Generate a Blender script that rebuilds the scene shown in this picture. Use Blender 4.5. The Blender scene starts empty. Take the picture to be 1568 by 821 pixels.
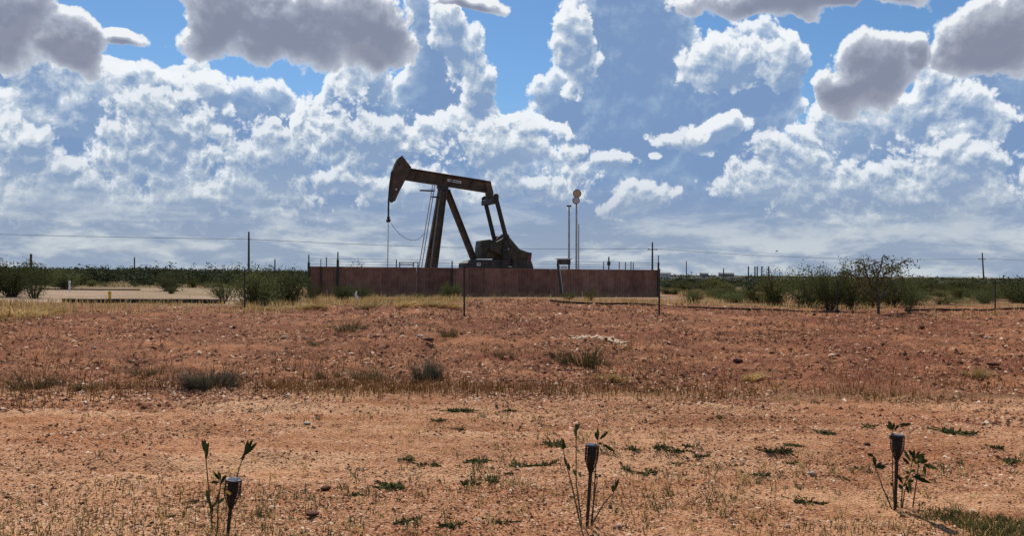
import bpy, math, random
import numpy as np
from mathutils import Vector, Matrix

SC = bpy.context.scene
COL = SC.collection
R = math.radians
rng = np.random.default_rng(7)
random.seed(7)

# ------------------------------------------------------------------ camera
F = 1250.0                      # focal length in photo pixels (photo 1568 x 821)
CX, CY = 784.0, 410.5
CAM = Vector((0.0, 0.0, 1.5))
pit, rol = math.atan(8.5 / F), 0.0089
fw = Vector((0, math.cos(pit), math.sin(pit)))
r0 = Vector((1, 0, 0)); u0 = r0.cross(fw)
rt = math.cos(rol) * r0 + math.sin(rol) * u0
up = -math.sin(rol) * r0 + math.cos(rol) * u0
cd = bpy.data.cameras.new('camera')
cam = bpy.data.objects.new('camera', cd); COL.objects.link(cam)
cam.matrix_world = Matrix(((rt.x, up.x, -fw.x, CAM.x), (rt.y, up.y, -fw.y, CAM.y), (rt.z, up.z, -fw.z, CAM.z), (0, 0, 0, 1)))
cd.sensor_width = 36; cd.lens = 36 * F / 1568; cd.clip_start = 0.05; cd.clip_end = 30000
SC.camera = cam

# ------------------------------------------------------------------ sun, view transform
SUN_EL, SUN_AZ = 47.0, -14.0
sd = Vector((math.sin(R(SUN_AZ)) * math.cos(R(SUN_EL)), math.cos(R(SUN_AZ)) * math.cos(R(SUN_EL)), math.sin(R(SUN_EL))))
sl = bpy.data.lights.new('sun', 'SUN'); sl.energy = 4.9; sl.angle = R(0.5); sl.color = (1, .95, .87)
so = bpy.data.objects.new('sun', sl); COL.objects.link(so)
so.rotation_euler = sd.to_track_quat('Z', 'Y').to_euler(); so.location = (0, 0, 60)
SC.view_settings.view_transform = 'Standard'; SC.view_settings.look = 'None'
SC.view_settings.exposure = 0.0; SC.view_settings.gamma = 1.0; SC.view_settings.use_curve_mapping = False


def lin(r, g, b):
    f = lambda c: (c / 255 / 12.92) if c / 255 <= .04045 else ((c / 255 + .055) / 1.055) ** 2.4
    return (f(r), f(g), f(b))


# ------------------------------------------------------------------ node expression helper
class G:
    def __init__(s, nt): s.nt = nt; s.n = nt.nodes; s.l = nt.links
    def node(s, t, ins=(), **kw):
        n = s.n.new(t)
        for k, v in kw.items(): setattr(n, k, v)
        for k, v in (ins.items() if isinstance(ins, dict) else enumerate(ins)):
            if v is None: continue
            if isinstance(v, bpy.types.NodeSocket): s.l.new(v, n.inputs[k])
            else: n.inputs[k].default_value = v
        return n
    def m(s, op, a, b=None, c=None, clamp=False):
        n = s.node('ShaderNodeMath', [a, b, c], operation=op); n.use_clamp = clamp
        return n.outputs[0]
    def add(s, a, b): return s.m('ADD', a, b)
    def sub(s, a, b): return s.m('SUBTRACT', a, b)
    def mul(s, a, b): return s.m('MULTIPLY', a, b)
    def mad(s, a, b, c): return s.m('MULTIPLY_ADD', a, b, c)
    def mx(s, a, b): return s.m('MAXIMUM', a, b)
    def ss(s, v, a, b, o0=0., o1=1.):
        return s.node('ShaderNodeMapRange', {0: v, 1: a, 2: b, 3: o0, 4: o1}, interpolation_type='SMOOTHSTEP').outputs[0]
    def mixc(s, f, a, b, blend='MIX'):
        n = s.node('ShaderNodeMix', data_type='RGBA', blend_type=blend)
        for k, v in ((0, f), (6, a), (7, b)):
            if isinstance(v, bpy.types.NodeSocket): s.l.new(v, n.inputs[k])
            else: n.inputs[k].default_value = (*v, 1) if isinstance(v, tuple) and len(v) == 3 else v
        return n.outputs[2]
    def xyz(s, a, b, c=0.): return s.node('ShaderNodeCombineXYZ', [a, b, c]).outputs[0]
    def noise(s, v, scale, detail=4, rough=.55, dist=0., dims='3D'):
        return s.node('ShaderNodeTexNoise', {'Vector': v, 'Scale': scale, 'Detail': detail, 'Roughness': rough, 'Distortion': dist}, noise_dimensions=dims)
    def vor(s, v, scale, detail=0., rough=.5, feature='F1'):
        n = s.node('ShaderNodeTexVoronoi', feature=feature, voronoi_dimensions='2D'); n.normalize = True
        s.l.new(v, n.inputs['Vector']); n.inputs['Scale'].default_value = scale
        n.inputs['Detail'].default_value = detail; n.inputs['Roughness'].default_value = rough
        return n.outputs['Distance']


# ------------------------------------------------------------------ sky: Nishita with cumulus clouds by direction
W = bpy.data.worlds.new('World'); SC.world = W; W.use_nodes = True
W.node_tree.nodes.clear(); g = G(W.node_tree)
skyn = g.n.new('ShaderNodeTexSky'); skyn.sky_type = 'NISHITA'; skyn.sun_disc = False
skyn.sun_elevation = R(SUN_EL); skyn.sun_rotation = R(SUN_AZ % 360)
skyn.air_density = 1.0; skyn.dust_density = .15; skyn.ozone_density = 3.0
STR = 0.1
tc = g.n.new('ShaderNodeTexCoord').outputs['Generated']
sx = g.node('ShaderNodeSeparateXYZ', [tc]).outputs
U = g.mul(g.m('ARCTAN2', sx[0], sx[1]), 1.25)
V = g.mul(g.m('ARCSINE', sx[2]), 1.25)


def uv_of(px, py):
    d = fw + rt * ((px - CX) / F) + up * ((CY - py) / F); d.normalize()
    return math.atan2(d.x, d.y) * 1.25, math.asin(d.z) * 1.25


def cloud_field(u, v):
    """Signed cloud densities at one direction: towers, broken cumulus, near dark-bellied clouds."""
    p0 = g.xyz(u, v)
    def warp(p, sc, amp, det=2):
        w = g.node('ShaderNodeVectorMath', [g.noise(p0, sc, det, .5, dims='2D').outputs['Color'], (.5, .5, .5)], operation='SUBTRACT').outputs[0]
        return g.node('ShaderNodeVectorMath', {0: w, 1: (amp, amp * .85, 0), 2: p}, operation='MULTIPLY_ADD').outputs[0]
    pw_ = warp(p0, 8.0, .085, 3)
    p = warp(warp(p0, 7.0, .035, 2), 45.0, .009, 1)
    b1 = g.sub(.33, g.vor(p, 17.0, 1.0, .5))
    b2 = g.sub(.33, g.vor(p, 42.0, 3.0, .6))
    fb = g.sub(g.noise(p, 14.0, 8, .58, dims='2D').outputs[0], .5)
    n = g.add(g.add(g.mul(b1, .95), g.mul(b2, .8)), g.mul(fb, 1.0))
    fw_ = g.sub(g.noise(p0, 10.0, 8, .6, dims='2D').outputs[0], .5)
    lo = g.sub(g.noise(p0, 4.2, 3, .5, dims='2D').outputs[0], .5)
    sw = g.node('ShaderNodeSeparateXYZ', [pw_]).outputs

    def blobs(L, uu=sw[0], vv=sw[1]):
        acc = None
        for (px, py, rx, ry) in L:
            cu, cv = uv_of(px, py); k = math.cos(math.atan((px - CX) / F)) ** 2
            a = g.mul(g.sub(uu, cu), 1000 / (rx * k)); c = g.mul(g.sub(vv, cv), 1000 / ry)
            d = g.sub(1.0, g.m('SQRT', g.add(g.mul(a, a), g.mul(c, c))))
            acc = d if acc is None else g.m('SMOOTH_MAX', acc, d, .2)
        return acc
    # elsewhere on the dome the same kind of broken cumulus goes on
    out = g.mx(g.ss(g.m('ABSOLUTE', u), .72, .9), g.ss(v, .40, .55))
    gen = g.add(g.mul(lo, 2.2), g.sub(g.mul(out, 1.05), 1.15))
    t = g.mx(blobs(TOWERS), gen)
    n3 = g.add(g.add(g.mul(b2, 1.2), g.mul(fb, 1.0)), g.mul(b1, .6))
    bk = g.add(g.add(blobs([q for q in BROKEN if q[1] < 212]), -.10), g.add(g.mul(n, .88), g.mul(fw_, 1.0)))
    bf = g.add(g.add(blobs([q for q in BROKEN if q[1] >= 212]), -.12), g.add(g.mul(n3, 1.0), g.mul(fw_, 1.0)))
    return (g.add(t, g.mul(n, .46)), bk, bf, g.add(blobs(NEAR), g.add(g.mul(fw_, .75), g.mul(n, .52))), n)


TOWERS = [(60, 190, 125, 125), (180, 210, 120, 115), (302, 185, 85, 88), (400, 215, 85, 90), (20, 300, 150, 160),
          (665, 130, 62, 165), (715, 190, 70, 105), (625, 215, 90, 90), (550, 180, 66, 75),
          (960, 60, 118, 165), (985, 190, 165, 120), (850, 150, 48, 40), (1135, 125, 98, 82), (1110, 220, 110, 110),
          (1540, 190, 120, 150), (1400, 260, 190, 90), (1480, 150, 60, 60), (784, 330, 900, 110)]
BROKEN = [(130, 160, 150, 80), (250, 230, 150, 80), (400, 260, 150, 85), (560, 215, 130, 75), (120, 300, 160, 50), (330, 150, 50, 45),
          (780, 230, 140, 55), (730, 120, 42, 75), (870, 75, 50, 85), (560, 120, 50, 40), (1110, 95, 80, 48), (1190, 90, 40, 40),
          (1360, 200, 170, 55), (1300, 270, 150, 60), (1470, 270, 110, 55), (1480, 180, 70, 60), (1240, 300, 60, 40),
          (970, 310, 60, 22), (1100, 195, 60, 40), (60, 100, 60, 60), (640, 300, 150, 30), (690, 60, 35, 70), (1012, 244, 22, 10), (1230, 240, 70, 60), (1400, 310, 150, 34), (700, 200, 80, 60), (820, 200, 60, 40), (480, 190, 60, 40), (40, 230, 90, 50), (220, 130, 60, 40), (1180, 300, 90, 34), (1330, 330, 110, 22), (1500, 300, 100, 40), (1050, 215, 50, 24), (930, 250, 50, 20), (820, 285, 110, 28), (300, 300, 160, 34), (80, 260, 110, 40), (1440, 120, 50, 60), (500, 280, 90, 30)]
NEAR = [(440, 40, 165, 62), (330, 30, 70, 55), (560, 45, 75, 60), (1350, 102, 92, 52), (1290, 120, 50, 30), (1250, -8, 220, 32), (1515, 55, 85, 62), (1420, 70, 40, 30),
        (10, 30, 95, 75), (120, 70, 75, 40), (720, 5, 60, 14), (195, 55, 30, 14)]
Dt, Db, Df, Dn, nz = cloud_field(U, V)
Et, Eb, Ef, En, nz2 = cloud_field(g.add(U, -.003), g.add(V, .011))

sky0 = g.mixc(1.0, skyn.outputs[0], (.60, .79, .93), 'MULTIPLY')
# thin stratus and distance haze of clouds low over the horizon
st = g.noise(g.xyz(U, g.mul(V, 4.2)), 6.0, 8, .62, .3, dims='2D').outputs[0]
S = 1 / STR
c = lambda r, gg, b: tuple(x * S for x in lin(r, gg, b))
st2 = g.noise(g.xyz(U, g.mul(V, 3.0)), 22.0, 6, .62, .2, dims='2D').outputs[0]
st = g.add(g.mul(st, .72), g.mul(st2, .30))
low = g.mixc(g.ss(st, .42, .66), c(134, 160, 194), c(184, 199, 214))
col = g.mixc(g.ss(V, .30, .02, 0, .95), sky0, low)


def layer(col, D, E, edge, k, lit, mid, dark, amax, gain=1.2, soft=False, tex=0.):
    a = g.mul(g.ss(D, 0.0, edge), amax)
    relief = g.mul(g.sub(D, E), gain)                       # billow tops facing the sun
    thick = g.m('EXPONENT', g.mul(g.mx(g.m('MINIMUM', D, E) if soft else E, 0.0), -k))        # light left after the cloud above
    li = g.m('ADD', g.mul(thick, .95), g.add(relief, g.mul(nz, tex)), clamp=True)
    cc = g.mixc(g.ss(li, 0.0, .55), dark, mid)
    cc = g.mixc(g.ss(li, .42, 1.0), cc, lit)
    return g.mixc(a, col, cc)


col = layer(col, Dt, Et, .08, 5.0, c(240, 245, 250), c(162, 184, 211), c(122, 151, 192), .96, .7, False, .30)
col = layer(col, Db, Eb, .16, 2.7, c(243, 247, 251), c(184, 199, 217), c(134, 160, 196), .93, .95, False, .25)
col = layer(col, Df, Ef, .24, 2.5, c(236, 241, 246), c(184, 198, 214), c(140, 163, 195), .88, .95, False, .25)
hz = g.mixc(g.ss(st, .42, .64), c(150, 166, 188), c(200, 208, 214))
col = g.mixc(g.ss(V, .165, .025, 0, .96), col, hz)            # far cloud decks flatten out toward the horizon
col = layer(col, Dn, En, .13, 4.6, c(243, 246, 248), c(180, 187, 201), c(134, 140, 160), .96, .45, True, .16)
bg = g.node('ShaderNodeBackground', {0: col, 1: STR})
wo = g.node('ShaderNodeOutputWorld'); g.l.new(bg.outputs[0], wo.inputs[0])
W.cycles.sampling_method = 'MANUAL'; W.cycles.sample_map_resolution = 512


# ------------------------------------------------------------------ pixel rays and terrain height
def ray(px, py): return fw + rt * ((px - CX) / F) + up * ((CY - py) / F)


def at(px, py, Y):
    d = ray(px, py); return CAM + d * (Y / d.y)


def _h(ix, iy, s):
    n = (ix * 374761393 + iy * 668265263 + s * 974634211).astype(np.int64)
    n = (n ^ (n >> 13)) * 1274126177
    n = n ^ (n >> 16)
    return (n & 0xffff) / 65535.0


def vn(x, y, s=0):
    ix = np.floor(x).astype(np.int64); iy = np.floor(y).astype(np.int64)
    fx = x - ix; fy = y - iy
    fx = fx * fx * (3 - 2 * fx); fy = fy * fy * (3 - 2 * fy)
    a = _h(ix, iy, s); b = _h(ix + 1, iy, s); c_ = _h(ix, iy + 1, s); d = _h(ix + 1, iy + 1, s)
    return (a + (b - a) * fx) * (1 - fy) + (c_ + (d - c_) * fx) * fy - .5


def sst(x, a, b):
    t = np.clip((x - a) / (b - a), 0, 1); return t * t * (3 - 2 * t)


XC = np.array([-60, -22, -14, -9, -4.5, -1.5, 0, 2, 5.5, 10, 12.5, 17, 24, 60.])
ZC = np.array([.0, .08, .12, .20, .38, .52, .56, .54, .46, .33, .29, .42, .4, .2])


def crest(x):
    return (np.interp(x - .8, XC, ZC) + np.interp(x + .8, XC, ZC) + np.interp(x, XC, ZC)) / 3


def H(x, y):
    x = np.asarray(x, float); y = np.asarray(y, float)
    wob = 1.2 * vn(x * .23, y * .1, 3)
    zc = crest(x)
    rise = sst(y + wob, 9.6, 26.5)
    fall = sst(y + wob, 27.5, 36.0)
    z = zc * (.55 * rise + .45 * sst(y + wob, 10, 18)) * (1 - fall) + .1 * fall
    fade = np.clip(1.0 - (y - 34) / 12, .12, 1) * np.where(y > -5, 1, .3)
    bank = sst(y, 9.5, 13) * (1 - sst(y, 27, 33))
    m = .05 * vn(x * .8, y * .8, 11) + .03 * vn(x * 2.1, y * 2.1, 12) + (.026 + .02 * bank) * vn(x * 5, y * 5, 13)
    m = m + .12 * bank * vn(x * .45, y * .45, 14) + .05 * bank * vn(x * 1.5, y * 1.5, 15)
    clod = np.maximum(vn(x * 8, y * 8, 16) - .05, 0) * .045 + np.maximum(vn(x * 17, y * 17, 17), 0) * .034 + vn(x * 31, y * 31, 20) * .016
    rough = .62 + 1.15 * bank + .9 * vn(x * .35, y * .6, 18)
    m = m + clod * rough
    # shallow wheel tracks running along the graded strip
    tr = np.sin((y + .18 * x + .7 * vn(x * .15, y * .15, 19)) * 5.2)
    m = m + .012 * tr * (1 - sst(y, 8.5, 10)) * sst(-x, -3, 4)
    for y0, sl_, wd in ((6.35, .10, .16), (7.75, .12, .17), (8.7, .03, .2)):          # shallow ruts crossing the strip
        q = y - (y0 + sl_ * x + .35 * vn(x * .22, x * 0, 21))
        m = m - (.045 * np.exp(-(q / wd) ** 2) - .024 * np.exp(-((np.abs(q) - 2 * wd) / (.6 * wd)) ** 2)) * (.6 + .8 * (vn(x * .4, y * .4, 22) + .5)) * (1 - sst(x, 1.5, 6))
    rill = np.abs(vn(x * 1.1 + 1.6 * vn(x * .5, y * .35, 23), y * .14, 24))
    m = m - .07 * bank * np.clip(1 - rill / .10, 0, 1)
    return z + m * fade


def hz1(x, y): return float(H(np.array([x]), np.array([y]))[0])


def gp(px, py, dz=0.0):
    """Where the ray of a photo point first meets the ground."""
    d = ray(px, py); t = np.linspace(2.5, 400, 16000) ** 1.0
    xs, ys, zs = CAM.x + d.x * t, CAM.y + d.y * t, CAM.z + d.z * t
    hit = np.nonzero(zs <= H(xs, ys))[0]
    k = hit[0] if len(hit) else len(t) - 1
    return Vector((xs[k], ys[k], hz1(xs[k], ys[k]) + dz))


def onground(px, Y):
    d = ray(px, 420); x = d.x * Y / d.y
    return Vector((x, Y, hz1(x, Y)))


# ------------------------------------------------------------------ mesh helpers
def np_mesh(name, V_, loops, starts, totals, mats, face_val=None, smooth=False):
    me = bpy.data.meshes.new(name)
    me.vertices.add(len(V_)); me.vertices.foreach_set('co', np.ascontiguousarray(V_, np.float32).ravel())
    me.loops.add(len(loops)); me.loops.foreach_set('vertex_index', np.ascontiguousarray(loops, np.int32))
    me.polygons.add(len(starts)); me.polygons.foreach_set('loop_start', np.ascontiguousarray(starts, np.int32))
    me.polygons.foreach_set('loop_total', np.ascontiguousarray(totals, np.int32))
    if smooth: me.polygons.foreach_set('use_smooth', np.ones(len(starts), bool))
    me.update(calc_edges=True)
    if face_val is not None:
        at_ = me.attributes.new('var', 'FLOAT', 'FACE'); at_.data.foreach_set('value', np.ascontiguousarray(face_val, np.float32))
    for m_ in (mats if isinstance(mats, (list, tuple)) else [mats]): me.materials.append(m_)
    return me


def poly_mesh(name, V_, Fc, mats, face_val=None, smooth=False):
    Fc = np.asarray(Fc); n, k = Fc.shape
    return np_mesh(name, V_, Fc.ravel(), np.arange(n) * k, np.full(n, k), mats, face_val, smooth)


def link(name, me, parent=None, loc=None, **props):
    o = bpy.data.objects.new(name, me); COL.objects.link(o)
    if parent is not None: o.parent = parent
    if loc is not None: o.location = loc
    for k, v in props.items():
        if v: o[k] = v
    return o


def thing(name, label, cat, loc=(0, 0, 0), group=None):
    return link(name, None, None, loc, label=label, category=cat, group=group)


class MB:
    """Collects boxes, bars, tubes and prisms in world space and links them as one mesh."""
    def __init__(s): s.v = []; s.f = []
    def _add(s, vs, fs):
        o = len(s.v); s.v += [tuple(v) for v in vs]; s.f += [tuple(i + o for i in f) for f in fs]
    def box(s, c_, sx_, sy_, sz_, ax=None):
        X, Y_, Z = ax or (Vector((1, 0, 0)), Vector((0, 1, 0)), Vector((0, 0, 1)))
        c_ = Vector(c_); vs = [c_ + X * (a * sx_ / 2) + Y_ * (b * sy_ / 2) + Z * (d * sz_ / 2) for d in (-1, 1) for a, b in ((-1, -1), (1, -1), (1, 1), (-1, 1))]
        s._add(vs, [(3, 2, 1, 0), (4, 5, 6, 7), (0, 1, 5, 4), (1, 2, 6, 5), (2, 3, 7, 6), (3, 0, 4, 7)])
    def bar(s, p0, p1, w, h, side=None):
        p0, p1 = Vector(p0), Vector(p1); d = (p1 - p0).normalized()
        sd_ = Vector(side) if side is not None else (Vector((0, 0, 1)).cross(d) if abs(d.z) < .95 else Vector((1, 0, 0)))
        sd_ = (sd_ - d * sd_.dot(d)).normalized(); t = d.cross(sd_)
        vs = [q + sd_ * (a * w / 2) + t * (b * h / 2) for q in (p0, p1) for a, b in ((-1, -1), (1, -1), (1, 1), (-1, 1))]
        s._add(vs, [(3, 2, 1, 0), (4, 5, 6, 7), (0, 1, 5, 4), (1, 2, 6, 5), (2, 3, 7, 6), (3, 0, 4, 7)])
    def tube(s, pts, rad, n=8, cap=True):
        pts = [Vector(p) for p in pts]; rads = rad if isinstance(rad, (list, tuple)) else [rad] * len(pts)
        vs = []
        ref = None
        for i, p in enumerate(pts):
            d = (pts[min(i + 1, len(pts) - 1)] - pts[max(i - 1, 0)]).normalized()
            if ref is None: ref = Vector((1, 0, 0)) if abs(d.x) < .8 else Vector((0, 1, 0))
            a = (ref - d * ref.dot(d)).normalized(); b = d.cross(a); ref = a
            vs += [p + (a * math.cos(2 * math.pi * k / n) + b * math.sin(2 * math.pi * k / n)) * rads[i] for k in range(n)]
        fs = [(i * n + k, i * n + (k + 1) % n, (i + 1) * n + (k + 1) % n, (i + 1) * n + k) for i in range(len(pts) - 1) for k in range(n)]
        if cap: fs += [tuple(range(n - 1, -1, -1)), tuple(range((len(pts) - 1) * n, len(pts) * n))]
        s._add(vs, fs)
    def prism(s, poly, ext):
        n = len(poly); ext = Vector(ext)
        vs = [Vector(p) for p in poly] + [Vector(p) + ext for p in poly]
        s._add(vs, [tuple(range(n - 1, -1, -1)), tuple(range(n, 2 * n))] + [(k, (k + 1) % n, n + (k + 1) % n, n + k) for k in range(n)])
    def lathe(s, c_, prof, n=16, axis=Vector((0, 0, 1)), start=Vector((1, 0, 0))):
        a = start; b = axis.cross(a); c_ = Vector(c_); vs = []
        for r_, z_ in prof: vs += [c_ + axis * z_ + (a * math.cos(2 * math.pi * k / n) + b * math.sin(2 * math.pi * k / n)) * r_ for k in range(n)]
        m_ = len(prof)
        fs = [(i * n + k, i * n + (k + 1) % n, (i + 1) * n + (k + 1) % n, (i + 1) * n + k) for i in range(m_ - 1) for k in range(n)]
        fs += [tuple(range(n - 1, -1, -1)), tuple(range((m_ - 1) * n, m_ * n))]
        s._add(vs, fs)
    def mesh(s, name, mat, org=(0, 0, 0), bevel=0.0):
        me = bpy.data.meshes.new(name); o = Vector(org)
        me.from_pydata([tuple(Vector(v) - o) for v in s.v], [], s.f); me.materials.append(mat)
        me.validate()
        import bmesh
        bm = bmesh.new(); bm.from_mesh(me); bmesh.ops.recalc_face_normals(bm, faces=bm.faces)
        if bevel: bmesh.ops.bevel(bm, geom=bm.edges[:], offset=bevel, segments=1, affect='EDGES', clamp_overlap=True)
        bm.to_mesh(me); bm.free()
        return me
    def build(s, name, mat, parent=None, bevel=0.0, **props):
        org = parent.location if parent is not None and parent.parent is None else (parent.parent.location if parent is not None else (0, 0, 0))
        return link(name, s.mesh(name, mat, org, bevel), parent, **props)


# ------------------------------------------------------------------ materials
def mat_basic(name, c1, c2, scale=6, rough=.75, metal=0., detail=5, bump=0., coord='Object', ramp=(.35, .7), spec=.3):
    m_ = bpy.data.materials.new(name); m_.use_nodes = True; m_.node_tree.nodes.clear(); q = G(m_.node_tree)
    tx = q.n.new('ShaderNodeTexCoord').outputs[coord]
    n1 = q.noise(tx, scale, detail, .6).outputs[0]
    cc = q.mixc(q.ss(n1, *ramp), c1, c2)
    b = q.node('ShaderNodeBsdfPrincipled', {'Base Color': cc, 'Roughness': rough, 'Metallic': metal, 'Specular IOR Level': spec})
    if bump:
        bp = q.node('ShaderNodeBump', {'Strength': bump, 'Distance': .02, 'Height': n1}); q.l.new(bp.outputs[0], b.inputs['Normal'])
    o = q.node('ShaderNodeOutputMaterial'); q.l.new(b.outputs[0], o.inputs[0])
    return m_


def mat_leaf(name, cols, trans=.25, rough=.6):
    """Leaf or grass colour picked per face from three tints, with some light passing through."""
    m_ = bpy.data.materials.new(name); m_.use_nodes = True; m_.node_tree.nodes.clear(); q = G(m_.node_tree)
    v = q.node('ShaderNodeAttribute', attribute_name='var').outputs['Fac']
    oi = q.n.new('ShaderNodeObjectInfo').outputs['Random']
    v = q.m('FRACT', q.add(v, q.mul(oi, .25)))
    cc = q.mixc(q.ss(v, .0, .5), cols[0], cols[1]); cc = q.mixc(q.ss(v, .5, 1.0), cc, cols[2])
    kk = q.add(.72, q.mul(q.m('FRACT', q.mul(oi, 7.31)), .75))
    cc = q.mixc(1.0, cc, q.node('ShaderNodeCombineColor', [kk, kk, kk]).outputs[0], 'MULTIPLY')
    b = q.node('ShaderNodeBsdfPrincipled', {'Base Color': cc, 'Roughness': .9, 'Specular IOR Level': .06})
    t = q.node('ShaderNodeBsdfTranslucent', {0: cc})
    mx_ = q.node('ShaderNodeMixShader', {0: trans, 1: b.outputs[0], 2: t.outputs[0]})
    o = q.node('ShaderNodeOutputMaterial'); q.l.new(mx_.outputs[0], o.inputs[0])
    return m_


M_steel = mat_basic('olive_brown_paint', (.062, .046, .030), (.15, .092, .055), 2.2, .6, detail=9, bump=.3, ramp=(.38, .72))
M_mast = mat_basic('galvanised_grey', (.34, .34, .33), (.5, .5, .48), 5, .6)
M_steel2 = mat_basic('dark_machine_paint', (.05, .04, .028), (.12, .09, .05), 2.5, .6, bump=.2)
M_dark = mat_basic('dark_iron', (.03, .028, .025), (.06, .05, .042), 8, .65)
M_rust = mat_basic('rusty_panel_red', (.16, .04, .03), (.22, .07, .05), 6, .7)
def wall_material():
    m_ = bpy.data.materials.new('brown_painted_sheet'); m_.use_nodes = True; m_.node_tree.nodes.clear(); q = G(m_.node_tree)
    tx = q.n.new('ShaderNodeTexCoord').outputs['Object']; rd = q.n.new('ShaderNodeObjectInfo').outputs['Random']
    off = q.node('ShaderNodeVectorMath', [tx, q.xyz(q.mul(rd, 37.0), q.mul(rd, 11.0))], operation='ADD').outputs[0]
    n1 = q.noise(off, 1.8, 8, .6).outputs[0]
    st_ = q.noise(q.node('ShaderNodeVectorMath', [off, (9, 9, .7)], operation='MULTIPLY').outputs[0], 1.0, 5, .6).outputs[0]
    cc = q.mixc(q.ss(n1, .32, .7), (.19, .094, .064), (.32, .170, .118))
    cc = q.mixc(q.mul(q.ss(st_, .56, .70), .55), cc, (.16, .065, .035))                # rust runs
    kk = q.add(.80, q.mul(rd, .40)); cc = q.mixc(1.0, cc, q.node('ShaderNodeCombineColor', [kk, kk, kk]).outputs[0], 'MULTIPLY')
    z_ = q.node('ShaderNodeSeparateXYZ', [tx]).outputs[2]
    cc = q.mixc(q.mul(q.ss(q.sub(z_, q.mul(n1, .55)), .22, -.12), .75), cc, (.36, .19, .11))   # dust splashed up from the ground
    bp = q.node('ShaderNodeBump', {'Strength': .25, 'Distance': .02, 'Height': n1})
    b = q.node('ShaderNodeBsdfPrincipled', {'Base Color': cc, 'Roughness': .78, 'Specular IOR Level': .25, 'Normal': bp.outputs[0]})
    o = q.node('ShaderNodeOutputMaterial'); q.l.new(b.outputs[0], o.inputs[0]); return m_


M_wall = wall_material()
M_walltrim = mat_basic('brown_trim', (.25, .13, .10), (.32, .17, .13), 3, .7)
M_white = mat_basic('white_paint', (.7, .7, .68), (.82, .82, .8), 9, .5)
M_bright = mat_basic('polished_steel', (.6, .6, .58), (.7, .7, .68), 9, .25, .9)
M_wood = mat_basic('weathered_pole_wood', (.06, .045, .035), (.12, .09, .065), 9, .85)
M_post = mat_basic('green_black_post', (.03, .035, .03), (.06, .06, .05), 12, .7)
M_amber = mat_basic('amber_lens', (.42, .30, .15), (.55, .42, .24), 7, .35)
M_grey = mat_basic('pale_grey_lens', (.42, .42, .42), (.55, .55, .55), 7, .4)
M_yel = mat_basic('yellow_paint', (.65, .38, .03), (.75, .46, .05), 7, .5)
M_wire = mat_basic('dull_wire', (.06, .06, .065), (.12, .12, .13), 20, .6)
M_black = mat_basic('black_plastic', (.012, .012, .012), (.025, .024, .022), 30, .45)
M_cell = mat_basic('solar_cell', (.02, .025, .05), (.04, .05, .08), 40, .2)
M_glint = mat_basic('yellow_glint_paint', (.45, .33, .05), (.6, .42, .08), 20, .4)  # yellow for the glint painted on the left lamp
M_pipe = mat_basic('black_poly_pipe', (.03, .026, .023), (.085, .06, .045), 5, .95, spec=.05)
M_stem = mat_basic('twig_bark', (.07, .05, .035), (.13, .10, .07), 14, .9)
M_gstem = mat_basic('weed_stem', (.06, .055, .02), (.11, .10, .04), 25, .7)
M_rock = mat_basic('red_rock', (.075, .026, .016), (.16, .06, .034), 9, .9, bump=.5)
M_pale = mat_basic('caliche_rock', (.45, .34, .26), (.62, .50, .40), 9, .9, bump=.5)
M_bush = mat_leaf('desert_bush_leaf', ((.04, .05, .017), (.075, .085, .027), (.125, .13, .05)), .22)
M_bush2 = mat_leaf('olive_bush_leaf', ((.06, .06, .016), (.095, .09, .025), (.13, .12, .045)), .2)
M_sage = mat_leaf('grey_sage_leaf', ((.05, .046, .028), (.10, .09, .058), (.19, .17, .12)), .15)
M_weed = mat_leaf('weed_leaf', ((.05, .058, .022), (.085, .092, .034), (.13, .13, .052)), .2)
M_tall = mat_leaf('tall_weed_leaf', ((.022, .032, .012), (.04, .055, .018), (.06, .075, .024)), .10)
M_straw = mat_leaf('dry_straw', ((.30, .19, .07), (.42, .28, .11), (.55, .42, .20)), .25)
M_brown = mat_leaf('brown_dry_grass', ((.13, .06, .022), (.20, .10, .035), (.28, .16, .06)), .25)
M_grn = mat_leaf('short_green_grass', ((.07, .072, .02), (.12, .11, .035), (.21, .175, .065)), .25)
M_tuft = mat_leaf('dull_tuft_blade', ((.055, .05, .018), (.10, .08, .032), (.19, .14, .065)), .2)
M_far = mat_leaf('far_scrub_leaf', ((.032, .042, .018), (.05, .058, .026), (.075, .08, .036)), .1)

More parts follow.
